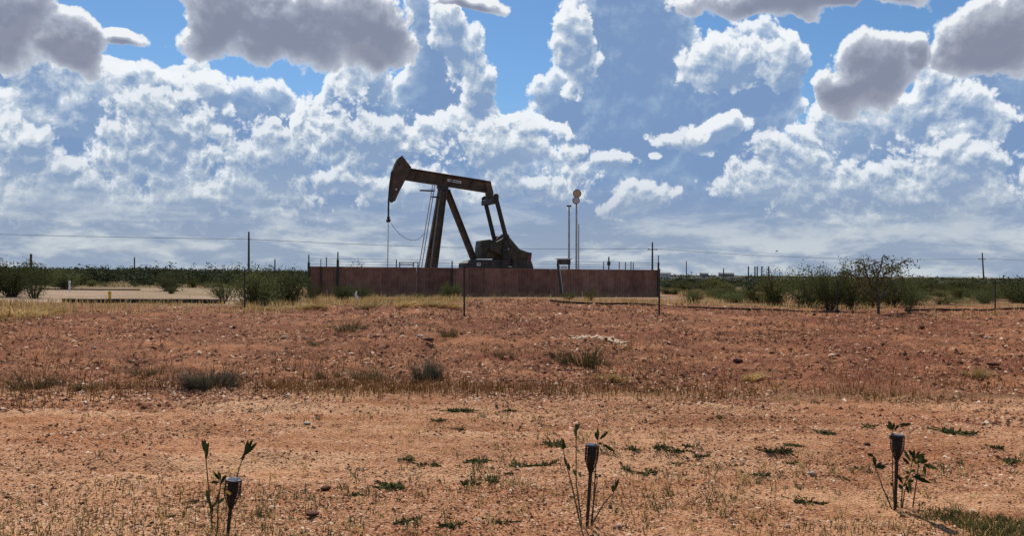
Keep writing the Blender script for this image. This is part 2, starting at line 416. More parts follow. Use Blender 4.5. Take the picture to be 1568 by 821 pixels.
# ------------------------------------------------------------------ ground
def ground_material():
    m_ = bpy.data.materials.new('red_dirt'); m_.use_nodes = True; m_.node_tree.nodes.clear(); q = G(m_.node_tree)
    P = q.n.new('ShaderNodeNewGeometry').outputs['Position']
    A = lambda nm: q.node('ShaderNodeAttribute', attribute_name=nm).outputs['Fac']
    sand, pad, gras = A('sand'), A('pad'), A('grassy')
    str_ = q.node('ShaderNodeVectorMath', [P, (.35, 1.6, 1)], operation='MULTIPLY').outputs[0]
    n0 = q.noise(P, .35, 4, .55).outputs[0]; n1 = q.noise(str_, 1.3, 6, .62).outputs[0]
    n2 = q.noise(P, 9, 5, .65).outputs[0]; n3 = q.noise(P, 55, 3, .6).outputs[0]
    red = q.mixc(q.ss(n1, .34, .66), (.175, .055, .022), (.43, .168, .070))
    red = q.mixc(q.mul(q.ss(n0, .46, .62), .85), red, (.19, .048, .020))
    red = q.mixc(q.mul(q.ss(n2, .56, .74), .5), red, (.52, .29, .165))
    san = q.mixc(q.ss(n1, .33, .68), (.48, .195, .080), (.76, .425, .225))
    san = q.mixc(q.mul(q.ss(n0, .46, .64), .6), san, (.47, .175, .070))
    san = q.mixc(q.mul(q.ss(n2, .50, .34), .6), san, (.27, .105, .045))
    cc = q.mixc(sand, red, san)
    cc = q.mixc(pad, cc, q.mixc(q.ss(n1, .35, .65), (.40, .255, .18), (.56, .39, .29)))
    cc = q.mixc(q.mul(gras, q.ss(n2, .3, .6, .55, 1.)), cc, (.22, .155, .06))
    cc = q.mixc(q.ss(n3, .56, .67, 0, .7), cc, (.68, .47, .32))
    cc = q.mixc(q.ss(n3, .47, .36, 0, .85), cc, (.06, .022, .012))
    cc = q.mixc(A('scrubby'), cc, q.mixc(q.ss(n0, .35, .65), (.10, .075, .032), (.20, .15, .07)))
    hgt = q.add(q.mul(n2, .6), q.mul(n3, .4))
    bp = q.node('ShaderNodeBump', {'Strength': 1.0, 'Distance': .07, 'Height': hgt})
    b = q.node('ShaderNodeBsdfPrincipled', {'Base Color': cc, 'Roughness': .95, 'Specular IOR Level': .1, 'Normal': bp.outputs[0]})
    o = q.node('ShaderNodeOutputMaterial'); q.l.new(b.outputs[0], o.inputs[0])
    return m_


def sand_f(x, y):
    e = 10.2 + .8 * vn(x * .3, y * .3, 31)
    s_ = 1 - sst(y, e - .9, e + .5)
    return s_ * (.72 + .5 * vn(x * .25, y * .7, 32) + .25 * sst(-x, -1, 5))


def pad_f(x, y):
    e = vn(x * .2, y * .12, 33) * 3
    left = sst(y, 33.5, 35) * (1 - sst(y + e, 60, 68)) * (1 - sst(x + .3 * y + e * .4, -1.2, .8)) * sst(x + .53 * y, -6.5, -4)
    yard = sst(y, 46.5, 48) * (1 - sst(y, 66, 70)) * sst(x, -12, -11) * (1 - sst(x, 9.5, 11)) * .6
    return np.maximum(left, yard)


def grass_f(x, y):
    n = vn(x * .25, y * .25, 34) + .5 * vn(x * .9, y * .9, 35)
    far = sst(y, 29, 34) * (.55 + 1.0 * n)
    toe = np.exp(-((y - 10.3 - .8 * vn(x * .3, y * .3, 31)) / .5) ** 2) * .35
    return np.clip(np.maximum(far, toe), 0, 1)


ang_d = np.linspace(-R(46), R(46), 960)
ang_c = np.linspace(R(46), 2 * math.pi - R(46), 66)[1:-1]
ang = np.concatenate([ang_d, ang_c])
rad = np.concatenate([np.linspace(.3, 3.4, 14), np.geomspace(3.5, 62, 520), np.geomspace(64, 12000, 70)])
AA, RR = np.meshgrid(ang, rad)
gx, gy = np.sin(AA) * RR, np.cos(AA) * RR
gz = H(gx.ravel(), gy.ravel()).reshape(gx.shape)
gV = np.stack([gx, gy, gz], -1).reshape(-1, 3)
na, nr = len(ang), len(rad)
ii, jj = np.meshgrid(np.arange(nr - 1), np.arange(na), indexing='ij')
j2 = (jj + 1) % na
gF = np.stack([ii * na + jj, ii * na + j2, (ii + 1) * na + j2, (ii + 1) * na + jj], -1).reshape(-1, 4)[:, ::-1]
cidx = len(gV); gV = np.vstack([gV, [[0, 0, hz1(0, 0)]]])
nq = len(gF)
tri = np.stack([np.full(na, cidx), (np.arange(na) + 1) % na, np.arange(na)], -1)
M_ground = ground_material()
gme = np_mesh('ground', gV, np.concatenate([gF.ravel(), tri.ravel()]), np.concatenate([np.arange(nq) * 4, nq * 4 + np.arange(na) * 3]),
              np.concatenate([np.full(nq, 4), np.full(na, 3)]), M_ground, smooth=True)
for nm, fn in (('sand', sand_f), ('pad', pad_f), ('grassy', grass_f), ('scrubby', lambda x, y: sst(np.hypot(x, y), 62, 80) * (.75 + .5 * vn(x * .06, y * .02, 37)))):
    a_ = gme.attributes.new(nm, 'FLOAT', 'POINT')
    a_.data.foreach_set('value', np.clip(fn(gV[:, 0], gV[:, 1]), 0, 1).astype(np.float32))
link('ground', gme, kind='structure', label='red and sandy desert dirt rising to a low bank and running to the horizon')

# ------------------------------------------------------------------ loose gravel and clods (stuff)
def scatter(n, a0, a1, d0, d1, pw=1.0):
    a = rng.uniform(a0, a1, n); t = rng.uniform(0, 1, n)
    d = (d0 ** (1 - pw) + t * (d1 ** (1 - pw) - d0 ** (1 - pw))) ** (1 / (1 - pw)) if pw != 1 else d0 * (d1 / d0) ** t
    return np.sin(a) * d, np.cos(a) * d, d


OCT = np.array([[1, 0, -.35], [0, 1, -.35], [-1, 0, -.35], [0, -1, -.35], [0, 0, .8]], float)
OCTF = np.array([[0, 1, 4], [1, 2, 4], [2, 3, 4], [3, 0, 4]])


def pebbles(name, n, d0, d1, smin, smax, m_, label, keep=None, pw=.8, flat=.8):
    x, y, d = scatter(n, -R(45), R(45), d0, d1, pw)
    k = rng.uniform(0, 1, n) < np.clip(.55 + 1.5 * vn(x * .8, y * 1.1, 81) + .9 * vn(x * 2.6, y * 2.6, 82), .06, 1); x, y, d = x[k], y[k], d[k]; n = len(x)
    s = smin * (smax / smin) ** (rng.uniform(0, 1, n) ** 3.2) * (d / 7) ** .62
    jit = rng.uniform(.55, 1.25, (n, 5, 1)) * OCT[None]
    th = rng.uniform(0, 6.28, n); c_, s_ = np.cos(th)[:, None], np.sin(th)[:, None]
    vx = (jit[..., 0] * c_ - jit[..., 1] * s_) * s[:, None]; vy = (jit[..., 0] * s_ + jit[..., 1] * c_) * s[:, None] * rng.uniform(.6, 1, (n, 1))
    vz = jit[..., 2] * s[:, None] * flat + rng.normal(0, .12, (n, 5)) * s[:, None]
    z = H(x, y) + s * .12
    vx *= rng.uniform(.9, 1.7, (n, 1)) ; vz *= rng.uniform(.55, 1.1, (n, 1))
    V_ = np.stack([vx + x[:, None], vy + y[:, None], vz + z[:, None]], -1).reshape(-1, 3)
    Fc = (OCTF[None] + (np.arange(n) * 5)[:, None, None]).reshape(-1, 3)
    fv = np.repeat(rng.uniform(0, 1, n), 4)
    return link(name, poly_mesh(name, V_, Fc, m_, fv), kind='stuff', label=label)


def mat_gravel(name, stops):
    m_ = bpy.data.materials.new(name); m_.use_nodes = True; m_.node_tree.nodes.clear(); q = G(m_.node_tree)
    v = q.node('ShaderNodeAttribute', attribute_name='var').outputs['Fac']
    rp = q.n.new('ShaderNodeValToRGB'); q.l.new(v, rp.inputs[0]); el = rp.color_ramp.elements
    el[0].position, el[0].color = stops[0][0], (*stops[0][1], 1); el[1].position, el[1].color = stops[-1][0], (*stops[-1][1], 1)
    for p_, c_ in stops[1:-1]:
        e = el.new(p_); e.color = (*c_, 1)
    b = q.node('ShaderNodeBsdfPrincipled', {'Base Color': rp.outputs[0], 'Roughness': .95, 'Specular IOR Level': .1})
    o = q.node('ShaderNodeOutputMaterial'); q.l.new(b.outputs[0], o.inputs[0])
    return m_


M_grav = mat_gravel('gravel', ((0, (.035, .013, .008)), (.45, (.11, .04, .02)), (.68, (.30, .13, .065)), (.84, (.50, .29, .17)), (1, (.72, .55, .41))))
pebbles('gravel', 235000, 3.9, 11.5, .0035, .019, M_grav, 'small red and pale gravel strewn over the graded dirt strip', pw=.9)
M_clod = mat_gravel('red_clods', ((0, (.035, .013, .008)), (.45, (.12, .042, .020)), (.80, (.25, .10, .048)), (.93, (.44, .25, .15)), (1, (.66, .50, .37))))
pebbles('dirt_clods', 235000, 9.6, 31, .006, .030, M_clod, 'loose red clods and pale stones covering the dirt bank', pw=.9)


# ------------------------------------------------------------------ grass and leaf meshes
def blades_np(x, y, z, h, w, lean, seed=0):
    n = len(x); th = rng.uniform(0, 6.283, n); lt = rng.uniform(0, 6.283, n)
    wx, wy = np.cos(th) * w / 2, np.sin(th) * w / 2
    lx, ly = np.cos(lt) * lean * h, np.sin(lt) * lean * h
    b = np.stack([x, y, z - .01], -1)
    wv = np.stack([wx, wy, 0 * wx], -1)
    mid = b + np.stack([lx * .35, ly * .35, h * .6], -1); tip = b + np.stack([lx, ly, h], -1)
    V_ = np.stack([b - wv, b + wv, mid + wv * .7, mid - wv * .7, tip], 1).reshape(-1, 3)
    o = (np.arange(n) * 5)[:, None]
    Fc = np.concatenate([o + np.array([[0, 1, 2]]), o + np.array([[0, 2, 3]]), o + np.array([[3, 2, 4]])], 1).reshape(-1, 3)
    return V_, Fc


def grass(name, x, y, h, w, lean, m_, label):
    n = len(x); h = h * np.ones(n); w = w * np.ones(n)
    V_, Fc = blades_np(x, y, H(x, y), h, w, lean * rng.uniform(.2, 1.3, n))
    return link(name, poly_mesh(name, V_, Fc, m_, np.repeat(rng.uniform(0, 1, n), 3)), kind='stuff', label=label)


def clumped(n, a0, a1, d0, d1, fr, th, seed, pw=.9):
    x, y, d = scatter(n, R(a0), R(a1), d0, d1, pw)
    k = (vn(x * fr, y * fr, seed) + .45 * vn(x * fr * 3, y * fr * 3, seed + 1)) > th
    return x[k], y[k], d[k]


x, y, d = clumped(15500, -45, 45, 4.2, 7.2, .7, .16, 41, 2.6)
grass('dry_grass', x, y, rng.uniform(.015, .11, len(x)) * rng.uniform(.3, 1.1, len(x)) * np.clip(1.5 - (d - 4.4) * .35, .3, 1.3), .005, .5, M_brown, 'thin dry brown grass standing sparsely along the near edge')
x, y, d = clumped(13000, -45, 45, 4.2, 6.4, .9, .06, 44, 2.2)
grass('green_grass', x, y, rng.uniform(.015, .075, len(x)), .006, .6, M_grn, 'short olive green grass in sparse patches along the near edge')
def sprigs(name, n, d0, d1, pw, hmin, hmax, m_, label, seed):
    x, y, d = clumped(int(n * 1.25), -45, 45, d0, d1, .5, -.02, seed, pw); q = len(x); m9 = 8
    hh = np.repeat(rng.uniform(hmin, hmax, q) * rng.uniform(.5, 1.2, q), m9) * rng.uniform(.5, 1.1, q * m9)
    X, Y_ = np.repeat(x, m9) + rng.normal(0, .022, q * m9), np.repeat(y, m9) + rng.normal(0, .022, q * m9)
    grass(name, X, Y_, hh, .007, 1.1, m_, label)
sprigs('weed_sprigs', 1100, 4.3, 10.5, 1.1, .03, .09, M_weed, 'tiny green weed sprigs scattered over the graded strip', 71)
sprigs('straw_sprigs', 900, 4.3, 12, 1.0, .03, .10, M_straw, 'tiny pale straw tufts scattered over the dirt', 73)
sprigs('bank_sprigs', 700, 10.5, 27, .8, .06, .2, M_tuft, 'small dull tufts scattered over the bank', 75)
x, y, d = clumped(30000, 22, 46, 4.3, 5.9, .9, -.22, 47)
k = (x * .5 + (5.4 - y) + 1.1 * vn(x * 1.3, y * 1.3, 48) + .5 * vn(x * 4, y * 4, 49) + rng.normal(0, .22, len(x)) > 1.55)
grass('green_turf', x[k], y[k], rng.uniform(.02, .06, k.sum()), .007, .7, M_grn, 'patch of short green turf at the near corner beside the leafy plant')
x, y, d = clumped(30000, -45, 45, 9.3, 11.4, .8, -.12, 51)
k = rng.uniform(0, 1, len(x)) < np.interp(x, [-3, 1.5], [.9, .35]) * np.exp(-((y - 10.3 - .8 * vn(x * .3, y * .3, 31)) / .42) ** 2)
grass('brown_grass', x[k], y[k], rng.uniform(.04, .17, k.sum()), .010, .5, M_brown, 'line of brown dry grass at the foot of the bank')
x, y, d = clumped(15500, -45, 45, 10, 27, .5, .10, 54)
grass('bank_grass', x, y, rng.uniform(.03, .16, len(x)), .012, .6, M_brown, 'sparse brown grass tufts on the dirt bank')
x, y, d = clumped(63000, -45, 45, 25.5, 46, .35, -.02, 57, .5)
dens = np.interp(x * 30 / y, [-30, -17, -16, -11, -9.5, -6, -5, -2.2, -1.4, 2, 6, 30], [1, 1, .22, .25, .7, .7, 1, 1, .06, .10, .14, .10])
dens = np.where(y > 33, np.maximum(dens, np.where(x > 4, .2, .4)), dens) * np.where(y < 27.5, .45, 1)
k = ~((pad_f(x, y) > .3) & (rng.uniform(0, 1, len(x)) < .97)) & (rng.uniform(0, 1, len(x)) < dens)
grass('golden_grass', x[k], y[k], rng.uniform(.08, .36, k.sum()), .03, .5, M_straw, 'golden dry grass growing along the crest of the bank')
x, y, d = clumped(20000, -38, 38, 46, 110, .12, .08, 61, .6)
k = (pad_f(x, y) < .4) & ~((x > -12.5) & (x < 11) & (y < 72))
grass('far_grass', x[k], y[k], rng.uniform(.15, .4, k.sum()), .06, .5, M_straw, 'pale dry grass between the scrub bushes far behind the bank')


def leaves_np(C_, size, asp=.5, vert=0.0):
    n = len(C_); a = rng.normal(size=(n, 3)); a[:, 2] += vert * np.sign(a[:, 2]); a /= np.linalg.norm(a, axis=1)[:, None]
    b = np.cross(a, rng.normal(size=(n, 3))); b /= np.linalg.norm(b, axis=1)[:, None]
    s = (size * rng.uniform(.6, 1.4, n))[:, None]
    V_ = np.stack([C_ - a * s, C_ + b * s * asp, C_ + a * s, C_ - b * s * asp], 1).reshape(-1, 3)
    return V_, np.arange(n * 4).reshape(-1, 4)


def bush_proto(kind, seed):
    """Unit bush about 1 m wide and 1 m tall: foliage mesh and stem mesh."""
    global rng
    keep, rng = rng, np.random.default_rng(seed)
    mb = MB(); C_ = []
    P_ = {'scrub': dict(ns=22, sp=.50, nl=230, cl=.085, ls=.019, m=M_bush, low=.25), 'open': dict(ns=16, sp=.52, nl=170, cl=.09, ls=.018, m=M_bush, low=.35),
          'olive': dict(ns=20, sp=.48, nl=210, cl=.09, ls=.021, m=M_bush2, low=.12), 'round': dict(ns=24, sp=.46, nl=120, cl=.08, ls=.022, m=M_bush, low=.05),
          'far': dict(ns=12, sp=.48, nl=60, cl=.11, ls=.05, m=M_far, low=.02)}[kind]
    for k in range(P_['ns']):
        az = rng.uniform(0, 6.283); out = P_['sp'] * rng.uniform(.15, 1.0) ** .7
        hh = rng.uniform(.62, 1.0) * (1 - .45 * (out / P_['sp']) ** 2)
        b0 = np.array([math.cos(az) * out * .15, math.sin(az) * out * .15, -.03])
        pts = [b0 + (np.array([math.cos(az) * out, math.sin(az) * out, 0]) * t ** 1.4 + np.array([0, 0, hh * t])) + rng.normal(0, .018, 3) * (t > 0) for t in (0, .33, .66, 1)]
        mb.tube(pts, [.013, .010, .007, .003], 4, False)
        n = P_['nl']; t = rng.uniform(P_['low'], 1.05, n); i = np.clip((t * 3).astype(int), 0, 2); f = t * 3 - i
        pa = np.array(pts); c_ = pa[i] * (1 - f)[:, None] + pa[i + 1] * f[:, None]
        cl = rng.normal(0, P_['cl'], (n, 3)); sub = rng.integers(0, 5, n); off = rng.normal(0, P_['cl'] * 1.1, (5, 3))
        C_.append(c_ + cl * .55 + off[sub] * .8)
    C_ = np.concatenate(C_); C_[:, 2] = np.maximum(C_[:, 2], .02)
    V_, Fc = leaves_np(C_, P_['ls'], .5)
    fol = poly_mesh('foliage', V_, Fc, P_['m'], np.repeat(rng.uniform(0, .25) + rng.uniform(0, .74, len(Fc)), 1))
    st_ = mb.mesh('stem', M_stem)
    rng = keep
    return fol, st_


PROTO = {k: [bush_proto(k, 100 + 10 * i + j) for j in range(n)] for i, (k, n) in enumerate((('scrub', 4), ('open', 3), ('olive', 2), ('round', 2), ('far', 4)))}


def bush(name, kind, loc, w, h, label, group=None, parts=True, v=None):
    fol, st_ = PROTO[kind][v if v is not None else random.randrange(len(PROTO[kind]))]
    rz = random.uniform(0, 6.28)
    if not parts:
        o = link(name, fol, None, loc, label=label, category='bush', group=group)
        o.scale = (w, w, h); o.rotation_euler.z = rz; return o
    t = thing(name, label, 'bush', loc, group); t.scale = (w, w, h); t.rotation_euler.z = rz
    link('foliage', fol, t); link('stem', st_, t)
    return t


def tuft_mesh(n, m_, spread, lean, wid, seed, top=1.0):
    global rng
    keep, rng = rng, np.random.default_rng(seed)
    nc = 7; cxy = rng.normal(0, spread * .62, (nc, 2)); chh = rng.uniform(.35, 1.0, nc); ci = rng.integers(0, nc, n)
    a = rng.uniform(0, 6.283, n); rr = spread * .42 * np.sqrt(rng.uniform(0, 1, n))
    x, y = cxy[ci, 0] + np.cos(a) * rr, cxy[ci, 1] + np.sin(a) * rr; r_ = np.minimum(np.hypot(x, y), spread)
    h = rng.uniform(.25, top, n) * chh[ci] * (1 - .3 * (r_ / spread) ** 2)
    th = rng.uniform(0, 6.283, n); wv = np.stack([np.cos(th), np.sin(th), 0 * th], -1) * wid / 2
    ld = np.stack([x / spread + rng.normal(0, .4, n), y / spread + rng.normal(0, .4, n)], -1) * lean
    b = np.stack([x, y, 0 * x - .02], -1)
    mid = b + np.stack([ld[:, 0] * h * .4, ld[:, 1] * h * .4, h * .6], -1); tip = b + np.stack([ld[:, 0] * h, ld[:, 1] * h, h * .95], -1)
    V_ = np.stack([b - wv, b + wv, mid + wv * .8, mid - wv * .8, tip], 1).reshape(-1, 3); o = (np.arange(n) * 5)[:, None]
    Fc = np.concatenate([o + np.array([[0, 1, 2]]), o + np.array([[0, 2, 3]]), o + np.array([[3, 2, 4]])], 1).reshape(-1, 3)
    me = poly_mesh('blades', V_, Fc, m_, np.repeat(rng.uniform(0, 1, n), 3)); rng = keep
    return me


TUFT = {'sage': [tuft_mesh(800, M_sage, .46, .8, .013, 201, 1.1), tuft_mesh(700, M_sage, .44, 1.0, .013, 202, 1.15)],
        'green': [tuft_mesh(420, M_tuft, .46, .9, .013, 203, 1.15), tuft_mesh(380, M_tuft, .46, 1.1, .013, 204, 1.2)],
        'straw': [tuft_mesh(260, M_straw, .30, 1.0, .022, 205), tuft_mesh(260, M_straw, .32, .9, .022, 206)]}


def tuft(name, kind, loc, w, h, label, group=None, cat='bush'):
    o = link(name, random.choice(TUFT[kind]), None, loc, label=label, category=cat, group=group)
    o.scale = (w, w, h); o.rotation_euler.z = random.uniform(0, 6.28); return o


# ------------------------------------------------------------------ far scrub, embankment, far bushes
def far_scrub():
    n = 2300; a = rng.uniform(-R(40), R(40), n); d = 105 * (1400 / 105) ** rng.uniform(0, 1, n)
    C_ = []
    for k in range(n):
        right = math.sin(a[k]) * d[k] > .18 * d[k]
        if right and d[k] > 140 and rng.uniform() < .6: continue
        m_ = 64 if d[k] < 220 else 40; w = rng.uniform(2.0, 4.6) * (d[k] / 300) ** .5; h = max(.4, 1.0 + 1.1 * float(vn(np.array([a[k] * 26]), np.array([math.log(d[k]) * 2.2]), 91)[0])) * (rng.uniform(1.0, 1.9) * (1 + .35 * (rng.uniform() < .1) * 2)) * (.62 if right else 1)
        h = min(h, 1.75 + max(0.0, d[k] - 250) * .004); m_ = int(m_ * max(1.0, (h / 1.25) ** 1.4))
        C_.append(np.stack([math.sin(a[k]) * d[k] + rng.normal(0, w * .5, m_), math.cos(a[k]) * d[k] + rng.normal(0, w * .4, m_), np.minimum(np.abs(rng.normal(0, .42, m_)), .95) * h + .1], -1))
    C_ = np.concatenate(C_); dd = np.hypot(C_[:, 0], C_[:, 1])
    V_, Fc = leaves_np(C_, .115 * (dd / 110) ** .9, .7)
    link('scrubland', poly_mesh('scrubland', V_, Fc, M_far, rng.uniform(0, 1, len(Fc))), kind='stuff', label='far dark scrub growing along the whole horizon')


far_scrub()
# long low dark embankment on the right
mb = MB(); e0, e1 = onground(985, 330), onground(1640, 118)
pts = []
for k in range(25):
    p = e0.lerp(e1, k / 24); pts.append(p)
dv = (e1 - e0); dv.z = 0; dv.normalize(); nv = Vector((dv.y, -dv.x, 0))
prof = [(-4.0, -.3), (-2.0, .62), (-1.5, .70), (-1.4, .92), (1.2, .95), (1.4, .7), (4, -.3)]
vs = []; fs = []
for p in pts:
    for o_, z_ in prof: vs.append(Vector((p.x, p.y, .1)) + nv * -o_ + Vector((0, 0, z_ + random.uniform(-.03, .03))))
n_ = len(prof)
for i in range(24):
    for k in range(n_ - 1): fs.append((i * n_ + k, (i + 1) * n_ + k, (i + 1) * n_ + k + 1, i * n_ + k + 1))
mb._add(vs, fs)
M_shed = mat_basic('far_grey_sheet', (.16, .16, .17), (.24, .24, .25), 1, .8)
M_emb = mat_basic('dark_embankment', (.035, .035, .04), (.09, .085, .085), .5, .9)
mb.build('embankment', M_emb, kind='structure', label='long low dark embankment crossing behind the scrub on the right')

ZONES = [(-40, 60, 20, 'between the left edge and the short pole'), (60, 150, 19, 'behind the white marker post'), (150, 235, 17, 'below the short distant pole'), (235, 300, 12, 'behind the rounded dark bush'), (300, 480, 32, 'left of the brown wall'),
         (480, 700, 12, 'hidden behind the left half of the brown wall'), (700, 1012, 14, 'hidden behind the right half of the brown wall'),
         (1012, 1090, 14, 'right of the brown wall'), (1090, 1190, 17, 'below the five thin stacks'), (1190, 1300, 17, 'behind the right hand thicket'), (1300, 1420, 18, 'behind the open mesquite tree'), (1420, 1500, 14, 'left of the right utility pole'), (1500, 1620, 18, 'right of the right utility pole')]
for px0, px1, cnt, zone in ZONES:
    for k in range(cnt):
        px = random.uniform(px0, px1); Y = random.uniform(70, 120)
        if 480 < px < 1012 and Y < 80: continue
        hh = random.uniform(1.0, 1.95) if random.random() < .8 else random.uniform(1.7, 2.3)
        bush('scrub_bush', 'far', onground(px, Y), random.uniform(1.8, 3.8), hh * (1.0 if px < 480 else .74), 'dark horizon scrub bush ' + zone, 'scrub bushes along the horizon, ' + zone, parts=False)
MZ = [(1014, 1100, 10, 'in the pale grass right of the brown wall'), (1100, 1200, 9, 'in the grass left of the right hand thicket'), (1390, 1480, 12, 'in the grass right of the mesquite tree'), (1480, 1610, 13, 'in the grass near the right edge'), (1200, 1330, 7, 'at the foot of the right hand thicket'), (60, 330, 9, 'along the far edge of the pale pad')]
for px0, px1, cnt, zone in MZ:
    for k in range(cnt):
        px = random.uniform(px0, px1); Y = random.uniform(38, 66) if px > 400 else random.uniform(64, 72)
        bush('grass_bush', random.choice(('olive', 'open', 'round')), onground(px, Y), random.uniform(.9, 2.2), random.uniform(.4, 1.0), 'small olive bush ' + zone, 'small bushes ' + zone, parts=False)

# ------------------------------------------------------------------ named bushes at the pad edges
def pb(px, base, wpx, hpx, kind, label, Y=None, v=None, name='desert_bush', group=None):
    p = gp(px, base) if Y is None else onground(px, Y)
    s = p.y / F
    return bush(name, kind, p - Vector((0, 0, .03)), wpx * s * .95, hpx * s * 1.17, label, group, v=v)


BUSH = [(18, 455, 84, 54, 'scrub', 'tall dark bush at the far left edge beside the leafy pole'),
        (52, 457, 50, 58, 'open', 'open twiggy bush wrapped round the short pole on the left'),
        (100, 443, 70, 30, 'scrub', 'low dark bush just behind the white marker post'),
        (262, 446, 52, 38, 'round', 'rounded dark bush rising alone behind the pale pad'),
        (262, 450, 20, 13, 'round', 'tiny ball shaped bush sitting on the pale pad'),
        (345, 461, 62, 42, 'open', 'loose green bush at the right end of the pale pad'),
        (392, 469, 92, 60, 'scrub', 'big dense bush behind the tall fence post at the bank'),
        (416, 464, 80, 52, 'scrub', 'dense bush between the two big bushes left of the brown wall'),
        (440, 467, 70, 56, 'scrub', 'big dense bush next to the left end of the brown wall'),
        (476, 462, 34, 34, 'open', 'small bush against the left corner of the brown wall'),
        (525, 459, 44, 26, 'scrub', 'low dark green bush under the second wall post'),
        (552, 458, 40, 24, 'open', 'low bush beside the white pipe marker'),
        (690, 457, 36, 24, 'scrub', 'dark low bush under the middle wall post'),
        (644, 462, 22, 15, 'round', 'small dark bush in the golden grass before the wall'),
        (905, 461, 24, 22, 'open', 'thin bush before the right part of the brown wall'),
        (870, 459, 26, 14, 'round', 'low bush at the foot of the leaning prop'),
        (1050, 446, 50, 15, 'olive', 'low flat bush just right of the brown wall'),
        (1095, 447, 56, 20, 'olive', 'low spreading bush in the pale grass right of the wall'),
        (1128, 458, 48, 22, 'open', 'small open bush in front of the five thin stacks'),
        (1160, 464, 46, 26, 'olive', 'yellowish bush just left of the tall olive bush'),
        (1188, 468, 58, 54, 'olive', 'tall olive bush at the left of the right hand thicket'),
        (1236, 470, 84, 62, 'scrub', 'dense dark bush in the middle of the right hand thicket'),
        (1270, 474, 66, 60, 'scrub', 'dense dark bush behind the fence post right of the thicket middle'),
        (1303, 474, 62, 74, 'scrub', 'dark bush just left of the open mesquite tree'),
        (1332, 471, 62, 44, 'scrub', 'dark bush directly left behind the mesquite trunk'),
        (1364, 470, 60, 42, 'scrub', 'dark bush directly right behind the mesquite trunk'),
        (1388, 466, 70, 46, 'open', 'green bush just right of the open mesquite tree'),
        (1392, 478, 26, 50, 'open', 'narrow twiggy bush on the bank edge right of the mesquite tree'),
        (1428, 452, 60, 26, 'olive', 'low olive bush below the embankment, left of the utility pole'),
        (1470, 450, 70, 24, 'olive', 'low olive bush at the foot of the right utility pole'),
        (1518, 456, 60, 22, 'olive', 'low bush behind the last fence post on the right'),
        (1560, 464, 62, 36, 'scrub', 'dark bush at the right edge of the photo')]
for px, base, w, h, kd, lab in BUSH: pb(px, base, w, h, kd, lab)
# a bush inside the yard, its crown just over the wall
p = onground(545, 58)
bush('desert_bush', 'open', p, 2.4, 2.35, 'bush inside the yard with its crown just above the brown wall')

# mesquite tree with an open crown
p = gp(1345, 481); s = p.y / F
t = thing('mesquite_tree', 'open mesquite tree with sparse airy crown above the right hand thicket', 'tree', p)
tb = MB(); C_ = []
zt8 = lambda x, y, dy: at(1268 + x / 5.227, 370 + y / 5.227, p.y + dy)
random.seed(23)
foot = Vector((p.x, p.y, p.z - .15))
LIMBS = [([(403, 520), (396, 440), (385, 370), (400, 280), (425, 200), (436, 122)], .055, 0), ([(396, 440), (350, 380), (320, 300), (260, 230), (215, 165)], .036, .5), ([(370, 400), (330, 320), (300, 230), (285, 145)], .045, -.6),
         ([(390, 400), (430, 320), (450, 255), (500, 215), (560, 180)], .036, -.4), ([(440, 270), (520, 230), (570, 180), (625, 160)], .03, .6), ([(403, 500), (430, 440), (460, 380), (500, 290), (530, 235)], .045, .7),
         ([(400, 480), (350, 440), (290, 390), (240, 330)], .045, -.7), ([(395, 350), (370, 260), (350, 190), (380, 150)], .035, .8), ([(300, 330), (230, 290), (180, 250)], .03, .2), ([(403, 470), (450, 440), (520, 400), (560, 370)], .035, .3)]
for pts_, r_, dy in LIMBS:
    n = len(pts_); P3_ = [zt8(x_, y_, dy * (i / (n - 1)) ** .8) for i, (x_, y_) in enumerate(pts_)]
    if r_ > .05: P3_ = [foot] + P3_
    tb.tube(P3_, [r_ * (1 - .75 * i / (len(P3_) - 1)) for i in range(len(P3_))], 6, False)
    for i in range(1, len(P3_)):
        for f in (.25, .6, 1.0):
            c_ = P3_[i - 1].lerp(P3_[i], f)
            if (i + f) / len(P3_) < .42: continue
            for _ in range(2):
                e = c_ + Vector((random.uniform(-.5, .5), random.uniform(-.5, .5), random.uniform(-.3, .16)))
                tb.tube([c_, c_.lerp(e, .5) + Vector((0, 0, .04)), e], [.012, .008, .003], 4, False)
                m_ = 12; u_ = rng.uniform(.3, 1.1, m_)[:, None]
                C_.append(np.array(c_)[None] * (1 - u_) + np.array(e)[None] * u_ + rng.normal(0, .06, (m_, 3)))
random.seed(9)
tb.build('trunk', M_stem, t)
C_ = np.concatenate(C_) - np.array(p)[None]
V_, Fc = leaves_np(C_, .04, .45)
link('crown', poly_mesh('crown', V_, Fc, M_bush2, rng.uniform(0, 1, len(Fc))), t)

